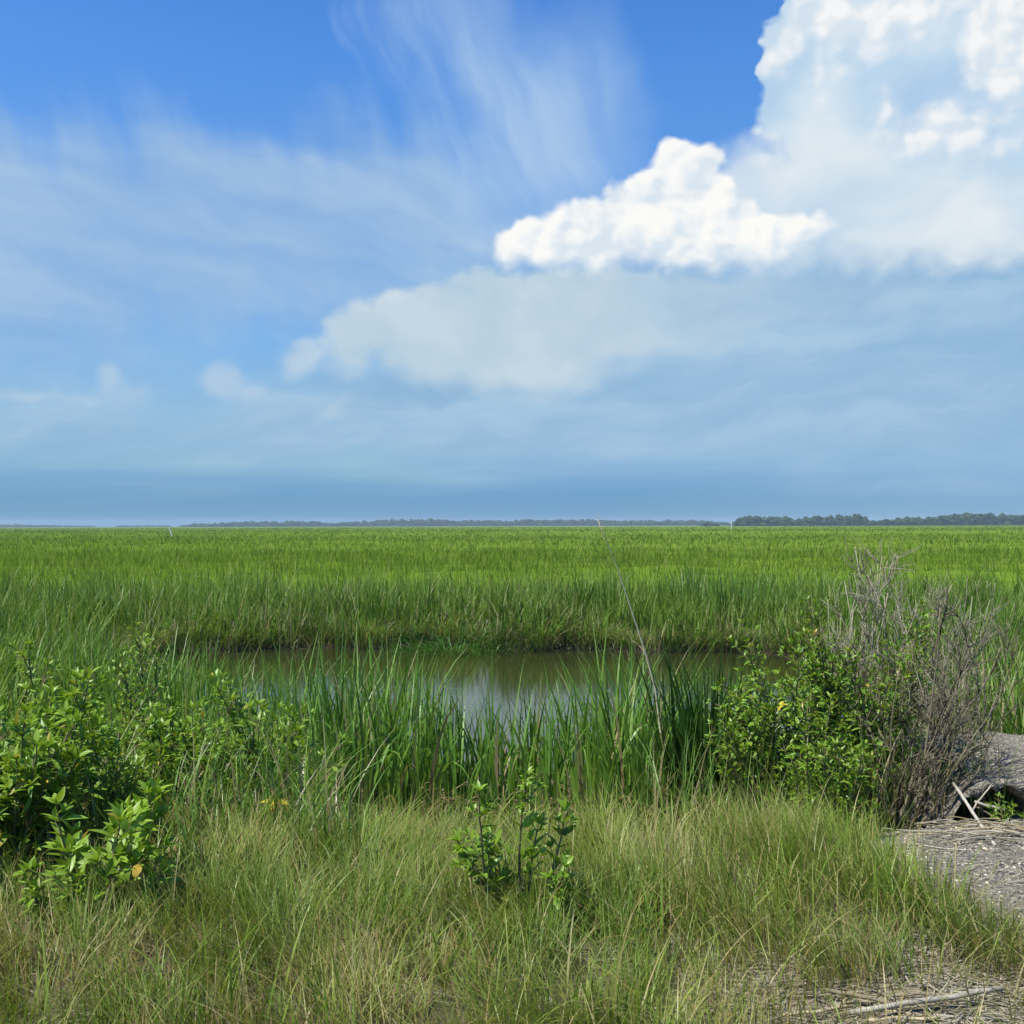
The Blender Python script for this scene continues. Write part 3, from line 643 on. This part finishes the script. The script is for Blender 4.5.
# ------------------------------------------------------------------ leafy shrubs
def leafy_shrub(name, base, height, radius, nst, leaf, label, cat='shrub', rndm=0.5, low=0.3, twig=0.5, yellow=0, wl=0.30, squash=1.0, lift=0.9):
    x, y = base; z = float(ground_z(x, y)) - 0.02
    o = empty(name, (x, y, z), label, cat)
    st, lv, yl = Acc(), Acc(), Acc()
    P, D, Nn, L, W, R, DR = [], [], [], [], [], [], []
    def put(p, d, l, r):
        n_ = np.array([0, 0, 1.0]) + rng.normal(0, 0.35, 3)
        P.append(p); D.append(d); Nn.append(n_); L.append(l); W.append(l * wl * U(0.85, 1.2)); R.append(r); DR.append(U(0.05, 0.4))
    def shoot(p0, d0, length, r0, leaf_from, lsz, depth):
        k = max(4, int(length / 0.06)); pts = [p0]; d = unit(d0)
        for i in range(k):
            d = unit(d + rng.normal(0, 0.07, 3) + np.array([0, 0, 0.05]))
            pts.append(pts[-1] + d * length / k)
        pts = np.array(pts); tube(st, pts, np.linspace(r0, r0 * 0.35, len(pts)), 5, (U(0, 1), 0.5, 0), cap=False)
        phi = U(0, 6.28); s = leaf_from * length; sr = np.clip(rng.normal(rndm, 0.2), 0, 1)
        while s < length:
            f = s / length * k; i = min(int(f), k - 1); p = pts[i] + (pts[i + 1] - pts[i]) * (f - i); t = unit(pts[i + 1] - pts[i])
            a = unit(np.cross(t, [0.3, 0.2, 1.0] if abs(t[2]) < 0.95 else [1, 0, 0])); b = np.cross(t, a)
            for q in (0, np.pi):
                out_ = a * math.cos(phi + q) + b * math.sin(phi + q)
                tip = s / length
                if U(0, 1) < 0.9: put(p, unit(out_ + t * (0.35 + 0.8 * tip)), lsz * U(0.45, 1.2) * (1 - 0.35 * max(0, tip - 0.75) * 4), np.clip(sr + rng.normal(0, 0.19) + 0.22 * max(0, tip - 0.6), 0, 1))
                if depth and U(0, 1) < twig and 0.25 < tip < 0.92:
                    shoot(p, unit(out_ * 0.8 + t * 0.9), length * U(0.18, 0.36) * (1.25 - tip), r0 * 0.5, 0.15, lsz * 0.85, depth - 1)
            phi += np.pi / 2 + rng.normal(0, 0.2); s += lsz * U(0.50, 0.85)
        for q in range(5):
            out_ = a * math.cos(q * 1.257 + phi) + b * math.sin(q * 1.257 + phi)
            put(pts[-1], unit(out_ * 0.7 + t), lsz * U(0.45, 0.75), np.clip(sr + 0.28 + rng.normal(0, 0.1), 0, 1))
    for i in range(nst):
        th = U(0, 6.28); rr = radius * math.sqrt(U(0, 1)); wild = U(0, 1) < 0.22      # a few stray shoots break the outline
        rr *= U(1.0, 1.35) if wild else 1.0
        foot = np.array([x + 0.22 * rr * math.cos(th), y + 0.22 * rr * math.sin(th), z])
        top = np.array([x + rr * math.cos(th), y + rr * math.sin(th) * squash, z + height * (U(0.95, 1.30) if wild else U(0.45, 1.08)) * (1 - 0.22 * (rr / radius) ** 2)])
        d = top - foot; ln = np.linalg.norm(d)
        shoot(foot, unit(d + np.array([0, 0, -0.12 * ln])), ln * 1.02, 0.005 + 0.004 * height, low * U(0.7, 1.3), leaf, 1)
    st.build('stems', M_STEM, o, loc=(x, y, z))
    n = len(P); dry = np.where(U(0, 1, n) < 0.03, U(0.4, 1.0, n), U(0, 0.10, n))
    leaves(lv, np.array(P), np.array(D), np.array(Nn), np.array(L), np.array(W), np.array(R), dry, np.array(DR))
    lv.build('leaves', M_SHRUB, o, loc=(x, y, z))
    return o
def yellow_leaf(parent, p, n, size):
    a = Acc(); p = np.asarray(p, float)
    D = np.stack([U(-0.7, 0.9, n), U(-0.9, -0.1, n), U(-0.6, 0.7, n)], 1)
    leaves(a, p + rng.normal(0, size * 0.18, (n, 3)), D, np.tile([0.1, -0.8, 0.7], (n, 1)), U(0.7, 1.1, n) * size, U(0.26, 0.36, n) * size, U(0, 1, n), U(0, 0.1, n), U(0, 0.4, n))
    o = a.build('yellow_leaf', M_YELLOW, parent, loc=tuple(parent.location)); o['label'] = 'bright yellow dying leaves'
    return o
def gx(px, Y): return (px - 512) * Y / F
s1 = leafy_shrub('leafy_shrub', (gx(22, 5.2), 5.2), 0.80, 0.46, 27, 0.110, 'large leafy shrub cut by the left edge with a dark hollow below', low=0.42)
s2 = leafy_shrub('leafy_shrub', (gx(105, 5.9), 5.9), 0.84, 0.45, 27, 0.100, 'bushy green shrub behind the big leaved plant on the left', low=0.15)
s3 = leafy_shrub('leafy_shrub', (gx(185, 6.4), 6.4), 0.86, 0.44, 30, 0.098, 'mixed green shrub with dry stems in the middle of the left thicket', low=0.15, rndm=0.42)
s4 = leafy_shrub('leafy_shrub', (gx(250, 6.3), 6.3), 0.78, 0.42, 34, 0.090, 'small leaved shrub with a bright yellow leaf beside the reeds', low=0.1, rndm=0.42)
s5 = leafy_shrub('leafy_shrub', (gx(45, 7.4), 7.4), 1.14, 0.58, 24, 0.092, 'tallest shrub at the back of the left thicket', low=0.2, rndm=0.52)
s6 = leafy_shrub('leafy_shrub', (gx(-20, 5.0), 5.0), 0.78, 0.42, 20, 0.098, 'green shrub mostly outside the left edge of the photo', low=0.36)
s7 = leafy_shrub('leafy_shrub', (gx(140, 7.7), 7.7), 1.12, 0.50, 28, 0.07, 'rear shrub standing against the thin left reeds', low=0.2, rndm=0.55)
p1 = leafy_shrub('leafy_plant', (gx(105, 4.5), 4.5), 0.50, 0.25, 14, 0.125, 'low plant with large bright green lance shaped leaves at lower left', 'plant', low=0.35, rndm=0.8, wl=0.34)
p2 = leafy_shrub('leafy_plant', (gx(62, 4.4), 4.4), 0.36, 0.16, 7, 0.090, 'small pale plant at the foot of the left shrubs', 'plant', low=0.4, rndm=0.75)
yellow_leaf(s4, at(278, 803, 5.5), 6, 0.075)
yellow_leaf(s1, at(37, 776, 5.1), 3, 0.04)
sap = leafy_shrub('sapling', (gx(520, 4.45), 4.45), 0.66, 0.30, 9, 0.080, 'young leafy sapling standing alone in the short grass', 'sapling', low=0.42, rndm=0.5, wl=0.36)
yellow_leaf(sap, at(510, 931, 4.3), 3, 0.022)
big = leafy_shrub('leafy_shrub', (gx(845, 7.5), 7.5), 1.36, 0.52, 40, 0.080, 'dense leafy green shrub beside the bare dead shrub', low=0.16, rndm=0.34)
big2 = leafy_shrub('leafy_shrub', (gx(772, 7.1), 7.1), 1.06, 0.40, 30, 0.080, 'lighter green shrub in front of the dark reed clump', low=0.12, rndm=0.48)
big3 = leafy_shrub('leafy_shrub', (gx(815, 6.6), 6.6), 0.72, 0.42, 26, 0.074, 'low front shrub spreading over the grass below the taller leafy ones', low=0.08, rndm=0.42)
yellow_leaf(big2, at(779, 708, 6.6), 4, 0.04)
leafy_shrub('leafy_plant', (gx(1006, 6.25), 6.25), 0.20, 0.09, 4, 0.06, 'tiny green plant growing at the dark hollow under the gravel bank', 'plant', low=0.1, rndm=0.75, wl=0.2)

# ------------------------------------------------------------------ dead shrubs
def dead_shrub(base, tips, label, m, r0=0.009, twigs=5, twl=0.35, levels=2, jitter=0.05):
    x, y = base; z = float(ground_z(x, y)) - 0.03
    o = empty('dead_shrub', (x, y, z), label, 'dead shrub')
    a, b = Acc(), Acc()
    def limb(acc, p0, p1, ra, rb, lev, n=9, bend=0.10):
        p0 = np.asarray(p0, float); p1 = np.asarray(p1, float); ln = np.linalg.norm(p1 - p0)
        t = np.linspace(0, 1, n)[:, None]
        w = np.cumsum(rng.normal(0, jitter * ln / n * 2.2, (n, 3)), 0); w = w - t * w[-1]
        off = rng.normal(0, bend * ln, 3)
        pts = p0 + (p1 - p0) * t + off * (t * (1 - t)) + w
        tube(acc, pts, ra + (rb - ra) * t[:, 0], 5, (U(0, 1), 0.5, 0))
        if lev:
            for _ in range(max(2, rng.poisson(twigs)) if lev == levels else rng.poisson(twigs)):
                i = int(U(2, n - 1)); d = unit(pts[min(i + 1, n - 1)] - pts[i - 1])
                side = unit(np.cross(d, rng.normal(0, 1, 3)))
                l = twl * U(0.4, 1.2) * (0.75 if lev == 1 else 1.0)
                q = pts[i] + unit(d * U(0.6, 1.2) + side * U(0.5, 1.0) + np.array([0, 0, 0.15])) * l
                limb(b, pts[i], q, max(ra * 0.45, 0.0024), 0.0014, lev - 1, 6, 0.14)
    for tp in tips:
        th = U(0, 6.28); f = np.array([x + 0.10 * math.cos(th), y + 0.10 * math.sin(th), z])
        limb(a, f, tp, r0 * U(0.6, 1.2), 0.0022, levels)
    a.build('stems', m, o, loc=(x, y, z)); b.build('twigs', m, o, loc=(x, y, z))
    return o
def tips(lst, Y, dy=0.3): return [at(px + rng.normal(0, 6), py + rng.normal(0, 8), Y + U(-dy, dy)) for px, py in lst]
dead_shrub((gx(872, 7.7), 7.7), tips([(860, 548), (868, 540), (882, 536), (893, 545), (878, 560), (850, 575), (905, 575), (835, 600), (915, 600), (888, 590), (870, 585), (858, 610), (900, 620), (842, 640), (880, 556), (866, 566)], 7.7), 'tall bare twiggy dead shrub rising above the leafy shrub', M_DEAD, 0.009, 6.5, 0.26)
dead_shrub((gx(912, 6.75), 6.75), tips([(1015, 640), (1022, 652), (1000, 660), (985, 680), (960, 640), (945, 610), (975, 625), (930, 600), (1005, 690), (955, 670), (990, 640), (912, 640), (935, 655), (970, 700)], 6.75), 'dark dead shrub with stems leaning right towards the gravel bank', M_DARKDEAD, 0.012, 4.2, 0.28)
dead_shrub((gx(950, 8.6), 8.6), tips([(930, 585), (948, 578), (962, 590), (940, 600), (975, 600), (955, 620), (985, 640), (920, 610), (905, 600), (965, 575), (1000, 630), (1010, 610)], 8.6), 'thin pale dead shrub behind the leaning dark one', M_DEAD, 0.007, 5.0, 0.27)
dead_shrub((gx(895, 6.9), 6.9), tips([(850, 720), (880, 690), (905, 680), (930, 700), (870, 740), (915, 730), (895, 700), (940, 740), (855, 770), (960, 745), (935, 715), (950, 730), (970, 735), (925, 745), (945, 760), (965, 765), (955, 700), (910, 760)], 6.7, 0.2), 'low brown tangle of dead stems under the leafy shrub', M_DARKDEAD, 0.008, 3.6, 0.22)

# the bent dry stalk that reaches up to the horizon
def dry_reed():
    pts = np.array([at(664, 800, 7.6), at(661, 740, 7.58), at(655, 690, 7.55), at(644, 650, 7.5), at(631, 610, 7.45), at(616, 565, 7.4), at(605, 538, 7.35), at(597, 519, 7.3)])
    z = pts[0, 2]; loc = tuple(pts[0])
    o = empty('dry_reed_stalk', loc, 'single tall bent straw coloured stalk reaching up to the horizon', 'dry stalk')
    a = Acc(); tube(a, pts, np.array([8, 8, 7, 6, 4.5, 3.6, 2.8, 1.6]) * 0.00100, 6, (0.8, 0.5, 0)); a.build('stem', M_REEDSTALK, o, loc=loc)
    b = Acc(); b_ = []
    for k in (1.2, 2.0, 2.6, 3.0):
        i = int(k); p = pts[i] + (pts[i + 1] - pts[i]) * (k - i)
        b_.append(Acc()); blades(b_[-1], np.array([p]), [0.26], [0.018], np.array([U(1.8, 3.6)]), [0.6], [0.5], [0.6], [1.0], 6)
    for k in range(14):
        p = pts[6] + (pts[7] - pts[6]) * (k / 13)
        blades(b, np.array([p]), [0.05], [0.003], np.array([U(0, 6.28)]), [0.9], [0.8], [0.8], [1.0], 4)
    for bb in b_: bb.build('dead_leaf', M_REED, o, loc=loc)
    b.build('seed_head', M_REED, o, loc=loc)
dry_reed()

# ------------------------------------------------------------------ gravel bank with the dark hollow under it
def gravel_bank():
    a = Acc(); xs_ = np.linspace(2.4, 7.0, 120)
    prof = np.array([(7.9, -0.40), (7.5, -0.22), (7.25, -0.12), (7.0, -0.06), (6.78, -0.02), (6.66, 0.0), (6.62, 0.03), (6.64, 0.06), (6.75, 0.08), (7.0, 0.10), (7.35, 0.11), (7.8, 0.09), (8.2, 0.03), (8.6, -0.1), (9.0, -0.5), (9.5, -1.0)])
    K = len(prof); V = []
    for x in xs_:
        e = sst(2.4, 2.85, x); hole = math.exp(-((x - 2.86 + 0.10 * float(vn(x * 5, 3.0, 0.3) - 0.5)) / 0.25) ** 4) * (0.75 + 0.5 * float(vn(x * 7, 9.0, 0.4)))
        for k, (y, z) in enumerate(prof):
            jx = (vn(x * 3 + k * 7, k * 1.0, 0.5) - 0.5) * 0.12 + (vn(x * 9, k * 2.3, 0.4) - 0.5) * 0.05; jz = (vn(x * 2 + 11, k * 0.7 + y, 0.35) - 0.5) * 0.08 + (vn(x * 8 + 31, k * 1.9, 0.4) - 0.5) * 0.04
            zz = z * (0.4 + 0.6 * e) - 0.30 * (1 - e) + jz
            if k <= 6: zz = zz - (1 - hole) * 0.30 * (1.0 if k < 6 else 0.75)
            yy = y + jx - (0.22 * sst(3.1, 4.2, x) if k < 10 else 0)
            V.append((x + (0.0), yy, zz))
    i = np.arange(len(xs_) - 1)[:, None] * K; j = np.arange(K - 1)[None]
    q = np.stack([i + j, i + K + j, i + K + j + 1, i + j + 1], 2).reshape(-1, 4)
    a.add(V, q, None, (1.0, 0.2, 0))
    o = a.build('gravel_bank', M_SOIL); tag(o, 'grey gravel bank overhanging a dark hollow at the right edge', 'bank', kind='structure')
gravel_bank()
def gravel():
    m, n, oo = mat('pebble'); r, t, b = tint_parts(n)
    p = n.new('ShaderNodeBsdfPrincipled'); p.inputs['Roughness'].default_value = 0.8
    n.put(p.inputs['Base Color'], n.ramp(r, [(0.0, rgb(0.07, 0.065, 0.055)), (0.5, rgb(0.15, 0.14, 0.115)), (0.84, rgb(0.24, 0.22, 0.18)), (0.90, rgb(0.48, 0.41, 0.26)), (1.0, rgb(0.62, 0.58, 0.48))])); n.l.new(p.outputs[0], oo.inputs[0])
    f = (1 + 5 ** 0.5) / 2
    iv = np.array([(-1, f, 0), (1, f, 0), (-1, -f, 0), (1, -f, 0), (0, -1, f), (0, 1, f), (0, -1, -f), (0, 1, -f), (f, 0, -1), (f, 0, 1), (-f, 0, -1), (-f, 0, 1)]) / 1.9
    it = np.array([(0, 11, 5), (0, 5, 1), (0, 1, 7), (0, 7, 10), (0, 10, 11), (1, 5, 9), (5, 11, 4), (11, 10, 2), (10, 7, 6), (7, 1, 8), (3, 9, 4), (3, 4, 2), (3, 2, 6), (3, 6, 8), (3, 8, 9), (4, 9, 5), (2, 4, 11), (6, 2, 10), (8, 6, 7), (9, 8, 1)])
    x = U(1.4, 3.6, 15000); y = U(3.9, 6.6, 15000); k = U(0, 1, 15000) < gravel_w(x, y) * 0.9 + 0.03
    x, y = x[k], y[k]; N = len(x); s = rng.lognormal(math.log(0.0052), 0.38, N)
    z = ground_z(x, y) + s * 0.3
    V = iv[None] * (1 + rng.normal(0, 0.16, (N, 12, 1))) * (s[:, None] * np.stack([U(0.8, 1.4, N), U(0.8, 1.3, N), U(0.5, 0.8, N)], 1))[:, None] + np.stack([x, y, z], 1)[:, None]
    T = np.zeros((N, 12, 3)); T[:, :, 0] = U(0, 1, N)[:, None]
    a = Acc(); a.add(V.reshape(-1, 3), None, (it[None] + (np.arange(N) * 12)[:, None, None]).reshape(-1, 3), T.reshape(-1, 3))
    tag(a.build('gravel', m), 'loose grey gravel with pale shell bits at right', 'gravel', kind='stuff')
gravel()

# ------------------------------------------------------------------ dry stalks and litter
def gp(px, py, lift=0.0):                          # where a pixel meets the near ground
    Y = EYE * F / (py - HOR)
    for _ in range(6): Y = (EYE - float(ground_z((px - 512) * Y / F, Y)) - lift) * F / (py - HOR)
    return np.array([(px - 512) * Y / F, Y, float(ground_z((px - 512) * Y / F, Y)) + lift])
def stalk(p0, p1, r, label, m, group=None, lift=0.0):
    n = 7; t = np.linspace(0, 1, n)[:, None]
    pts = p0 + (p1 - p0) * t + np.cumsum(rng.normal(0, 0.003, (n, 3)), 0) + (t * (1 - t)) * np.array([U(-0.03, 0.03), U(-0.05, 0.05), 0]) * (1 if group else 0.25)
    pts[:, 2] = np.maximum(pts[:, 2], ground_z(pts[:, 0], pts[:, 1]) + r * 0.7 + lift)
    rr = r * (1 + 0.12 * (np.arange(n) % 2)); loc = tuple(pts[0])
    a = Acc(); tube(a, pts, rr, 7, (U(0, 1), 0.5, 0)); o = a.build('dry_stalk', m, loc=loc)
    return tag(o, label, 'stalk', group)
stalk(gp(850, 1015, 0.035), gp(1007, 997, 0.045), 0.0085, 'thick grey driftwood stalk, longest of the bottom right litter', M_GREYST)
stalk(gp(776, 1018, 0.03), gp(853, 1011, 0.03), 0.0055, 'yellowish dry stalk left of the long grey stalk', M_STRAW)
stalk(gp(826, 991, 0.04), gp(897, 1006, 0.03), 0.0065, 'dark grey stalk crossing above the long grey stalk', M_DARKDEAD)
stalk(gp(862, 1023), gp(938, 1021), 0.0055, 'pale stalk lying lowest at the bottom edge', M_STRAW)
stalk(gp(852, 1007, 0.01), gp(912, 1018), 0.004, 'thin straw stalk under the long grey stalk', M_STRAW)
stalk(gp(930, 1018), gp(1012, 1022), 0.0055, 'grey stalk in the bottom right corner', M_GREYST)
stalk(gp(838, 1012), gp(849, 994, 0.03), 0.005, 'short tan stub standing up among the bottom litter', M_STRAW)
stalk(gp(960, 993, 0.02), gp(971, 1003), 0.004, 'short broken stub at the tip of the long grey stalk', M_GREYST)
stalk(gp(86, 993), gp(112, 987), 0.006, 'tan stalk piece lying farthest left in the short grass', M_STRAW)
stalk(gp(118, 985), gp(134, 979), 0.006, 'pale tipped stalk piece lying in the lower left grass', M_STRAW)
stalk(gp(130, 1000, 0.02), gp(154, 992, 0.02), 0.004, 'upper of two parallel pale stalks in the lower left grass', M_STRAW)
stalk(gp(134, 1003, 0.02), gp(155, 995, 0.02), 0.004, 'lower of two parallel pale stalks in the lower left grass', M_GREYST)
GW = 'stalks washed up in the wrack under the dead shrubs'
for i in range(22):
    cx, cy = U(915, 1035), U(826, 850)
    ln = U(20, 60); sl = rng.normal(0.06, 0.10)
    stalk(gp(cx - ln, cy - sl * ln), gp(cx + ln, cy + sl * ln), U(0.0022, 0.0042), 'dry tan stalk lying flat in the wrack pile below the dead shrubs', M_STRAW if U(0, 1) < 0.45 else (M_GREYST if U(0, 1) < 0.5 else M_DEAD), GW, lift=U(0, 0.05))
stalk(at(953, 785, 6.6), gp(995, 848), 0.0085, 'thick straight dead stalk leaning down to the right across the wrack', M_GREYST)
stalk(at(974, 803, 6.45), at(1006, 812, 6.35), 0.0085, 'broken pale stalk pointing into the dark hollow', M_GREYST)
stalk(at(976, 808, 6.5), at(1000, 822, 6.3), 0.005, 'thin brown stalk crossing the dark hollow', M_DARKDEAD)
stalk(at(990, 786, 6.55), at(972, 812, 6.4), 0.005, 'short upright stick in front of the dark hollow', M_DEAD)

def litter():                                      # loose straw over the bare strip
    a = Acc(); N = 3400
    x = U(0.3, 2.4, N); y = U(3.2, 4.3, N) ; x2 = U(1.7, 2.9, 500); y2 = U(5.6, 6.1, 500)
    x3, y3 = wedge(2600, 3.2, 5.5, 0.48, 0)
    x = np.concatenate([x, x2, x3]); y = np.concatenate([y, y2, y3]); N = len(x)
    th = U(0, 6.28, N); l = U(0.03, 0.16, N); z = ground_z(x, y) + U(0.002, 0.02, N); w = U(0.0012, 0.003, N)
    d = np.stack([np.cos(th), np.sin(th) * 0.6, rng.normal(0, 0.08, N)], 1) * l[:, None]; s_ = np.stack([-np.sin(th), np.cos(th), th * 0], 1) * w[:, None]
    p = np.stack([x, y, z], 1)
    V = np.stack([p - s_, p + s_, p + d + s_, p + d - s_], 1)
    T = np.zeros((N, 4, 3)); T[:, :, 0] = U(0, 1, N)[:, None]; T[:, :, 1] = 0.8; T[:, :, 2] = 1
    a.add(V.reshape(-1, 3), np.arange(N * 4).reshape(-1, 4), None, T.reshape(-1, 3))
    tag(a.build('straw_litter', M_LITTER), 'loose dead straw scattered over the bare ground', 'litter', kind='stuff')
litter()

def shell(px, py, size, rot, label):
    c = gp(px, py, 0.03); a = Acc(); nu, nv = 9, 7; V = []
    for i in range(nv):
        r = (i + 0.001) / (nv - 1)
        for j in range(nu):
            th = -1.25 + 2.5 * j / (nu - 1)
            u_ = r * math.sin(th) * 0.62; v_ = r * math.cos(th); dz = 0.28 * (1 - r * r) * (1 - 0.25 * th * th) + 0.015 * (j % 2)
            V.append((u_, v_, dz))
    V = np.array(V) * size; cr, sr = math.cos(rot), math.sin(rot)
    V = np.stack([V[:, 0] * cr - V[:, 1] * sr, -V[:, 2] * 0.6 + V[:, 0] * sr * 0.3, V[:, 0] * sr + V[:, 1] * cr], 1) + c
    i = np.arange(nv - 1)[:, None] * nu; j = np.arange(nu - 1)[None]
    q = np.stack([i + j, i + j + 1, i + nu + j + 1, i + nu + j], 2).reshape(-1, 4); a.add(V, q, None, (0.9, 0.5, 0))
    o = a.build('shell', M_WHITE, loc=tuple(c))
    md = o.modifiers.new('thickness', 'SOLIDIFY'); md.thickness = size * 0.06
    tag(o, label, 'shell')
shell(547, 1004, 0.026, -0.2, 'white shell lying in the grass at the bottom edge')
shell(553, 1004, 0.013, 0.7, 'small white shell chip right of the larger white shell')

# ------------------------------------------------------------------ far marks and woods
def post(px, y0, y1, lean, Y, r, label):
    p0 = at(px, y1, Y); p1 = at(px - lean, y0, Y); p0 = p0 + (p0 - p1) * 0.5
    a = Acc(); tube(a, [p0, p0 + (p1 - p0) * 0.93, p0 + (p1 - p0) * 0.935, p1], [r, r, r * 1.25, r * 1.2], 8); o = a.build('marker_post', M_POST, smooth=False, loc=tuple(p0))
    tag(o, label, 'post')
post(171.5, 526.5, 533, 2.5, 170, 0.11, 'thin white leaning post standing in the far marsh grass')
post(731.5, 520.5, 527, 0, 420, 0.20, 'pale upright post below the left end of the dark woods')
def woods(name, Y, segs, label, r0, r1, step, rows):
    a = Acc()
    th = np.linspace(0, 2 * np.pi, 9)[:-1]; ph = np.linspace(0.15, np.pi - 0.35, 6)
    S = np.array([(math.sin(p) * math.cos(t), math.sin(p) * math.sin(t), math.cos(p)) for p in ph for t in th] + [(0, 0, 1.0)])
    q = [[i * 8 + j, i * 8 + (j + 1) % 8, (i + 1) * 8 + (j + 1) % 8, (i + 1) * 8 + j] for i in range(5) for j in range(8)]
    tr = [[48, j, (j + 1) % 8] for j in range(8)]
    for px0, px1, h0, h1 in segs:
        X0, X1 = gx(px0, Y), gx(px1, Y); n = int(abs(X1 - X0) / step)
        for k in range(n):
            for r in range(rows):
                x = X0 + (X1 - X0) * (k + U(0, 1)) / n; f = (x - X0) / (X1 - X0); y = Y + r * step * 1.5 + U(-4, 4)
                env = min(1.0, 0.35 + 6 * f, 0.35 + 6 * (1 - f)) if (px1 - px0) > 60 else 0.8
                hh = (h0 + (h1 - h0) * f) * U(0.72, 1.05) * (0.85 + 0.3 * float(vn(x, 3.0, 60))) * env; cr = U(r0, r1)
                for c in range(3):
                    cz = hh * (0.72 - 0.26 * c) + U(-1, 1); o_ = np.array([x + U(-2, 2), y + U(-2, 2), cz])
                    V = S * (1 + rng.normal(0, 0.20, (49, 1))) * np.array([cr * (0.8 + 0.25 * c), cr, max(hh * 0.30, 1.5)]) + o_
                    a.add(V, q, tr, (U(0, 1), 0.5, 0))
    tag(a.build(name, M_WOOD, smooth=False), label, 'woods', kind='stuff')
woods('woods', 1500, [(736, 800, 15, 13), (795, 870, 12, 15), (860, 1700, 15, 15), (704, 716, 7, 7)], 'dark band of woods on the horizon at the right', 4, 6, 5, 3)
woods('woods', 2700, [(180, 330, 8, 16), (320, 740, 16, 15)], 'thin blue grey line of woods along the middle of the horizon', 6, 10, 7, 2)
woods('woods', 3300, [(-600, 92, 12, 8), (118, 168, 5, 4)], 'faint low woods on the horizon at the far left', 6, 10, 7, 2)

# ------------------------------------------------------------------ the air
def haze():
    m, n, o = mat('haze_air')
    v = n.new('ShaderNodeVolumePrincipled'); v.inputs['Color'].default_value = (0.66, 0.84, 0.97, 1); v.inputs['Density'].default_value = HAZE
    n.l.new(v.outputs[0], o.inputs['Volume'])
    x0, x1, y0, y1, z0, z1 = -4400, 4400, -400, 6200, -4, 34
    V = [(x, y, z) for z in (z0, z1) for y in (y0, y1) for x in (x0, x1)]
    a = Acc(); a.add(V, [[0, 2, 3, 1], [4, 5, 7, 6], [0, 1, 5, 4], [2, 6, 7, 3], [0, 4, 6, 2], [1, 3, 7, 5]])
    tag(a.build('haze', m, smooth=False), 'thin blue haze over the whole marsh', 'haze', kind='stuff')
HAZE = 1.5e-4
haze()
cy = SC.cycles
cy.max_bounces = 6; cy.diffuse_bounces = 3; cy.glossy_bounces = 2; cy.transmission_bounces = 3; cy.transparent_max_bounces = 4; cy.volume_bounces = 0
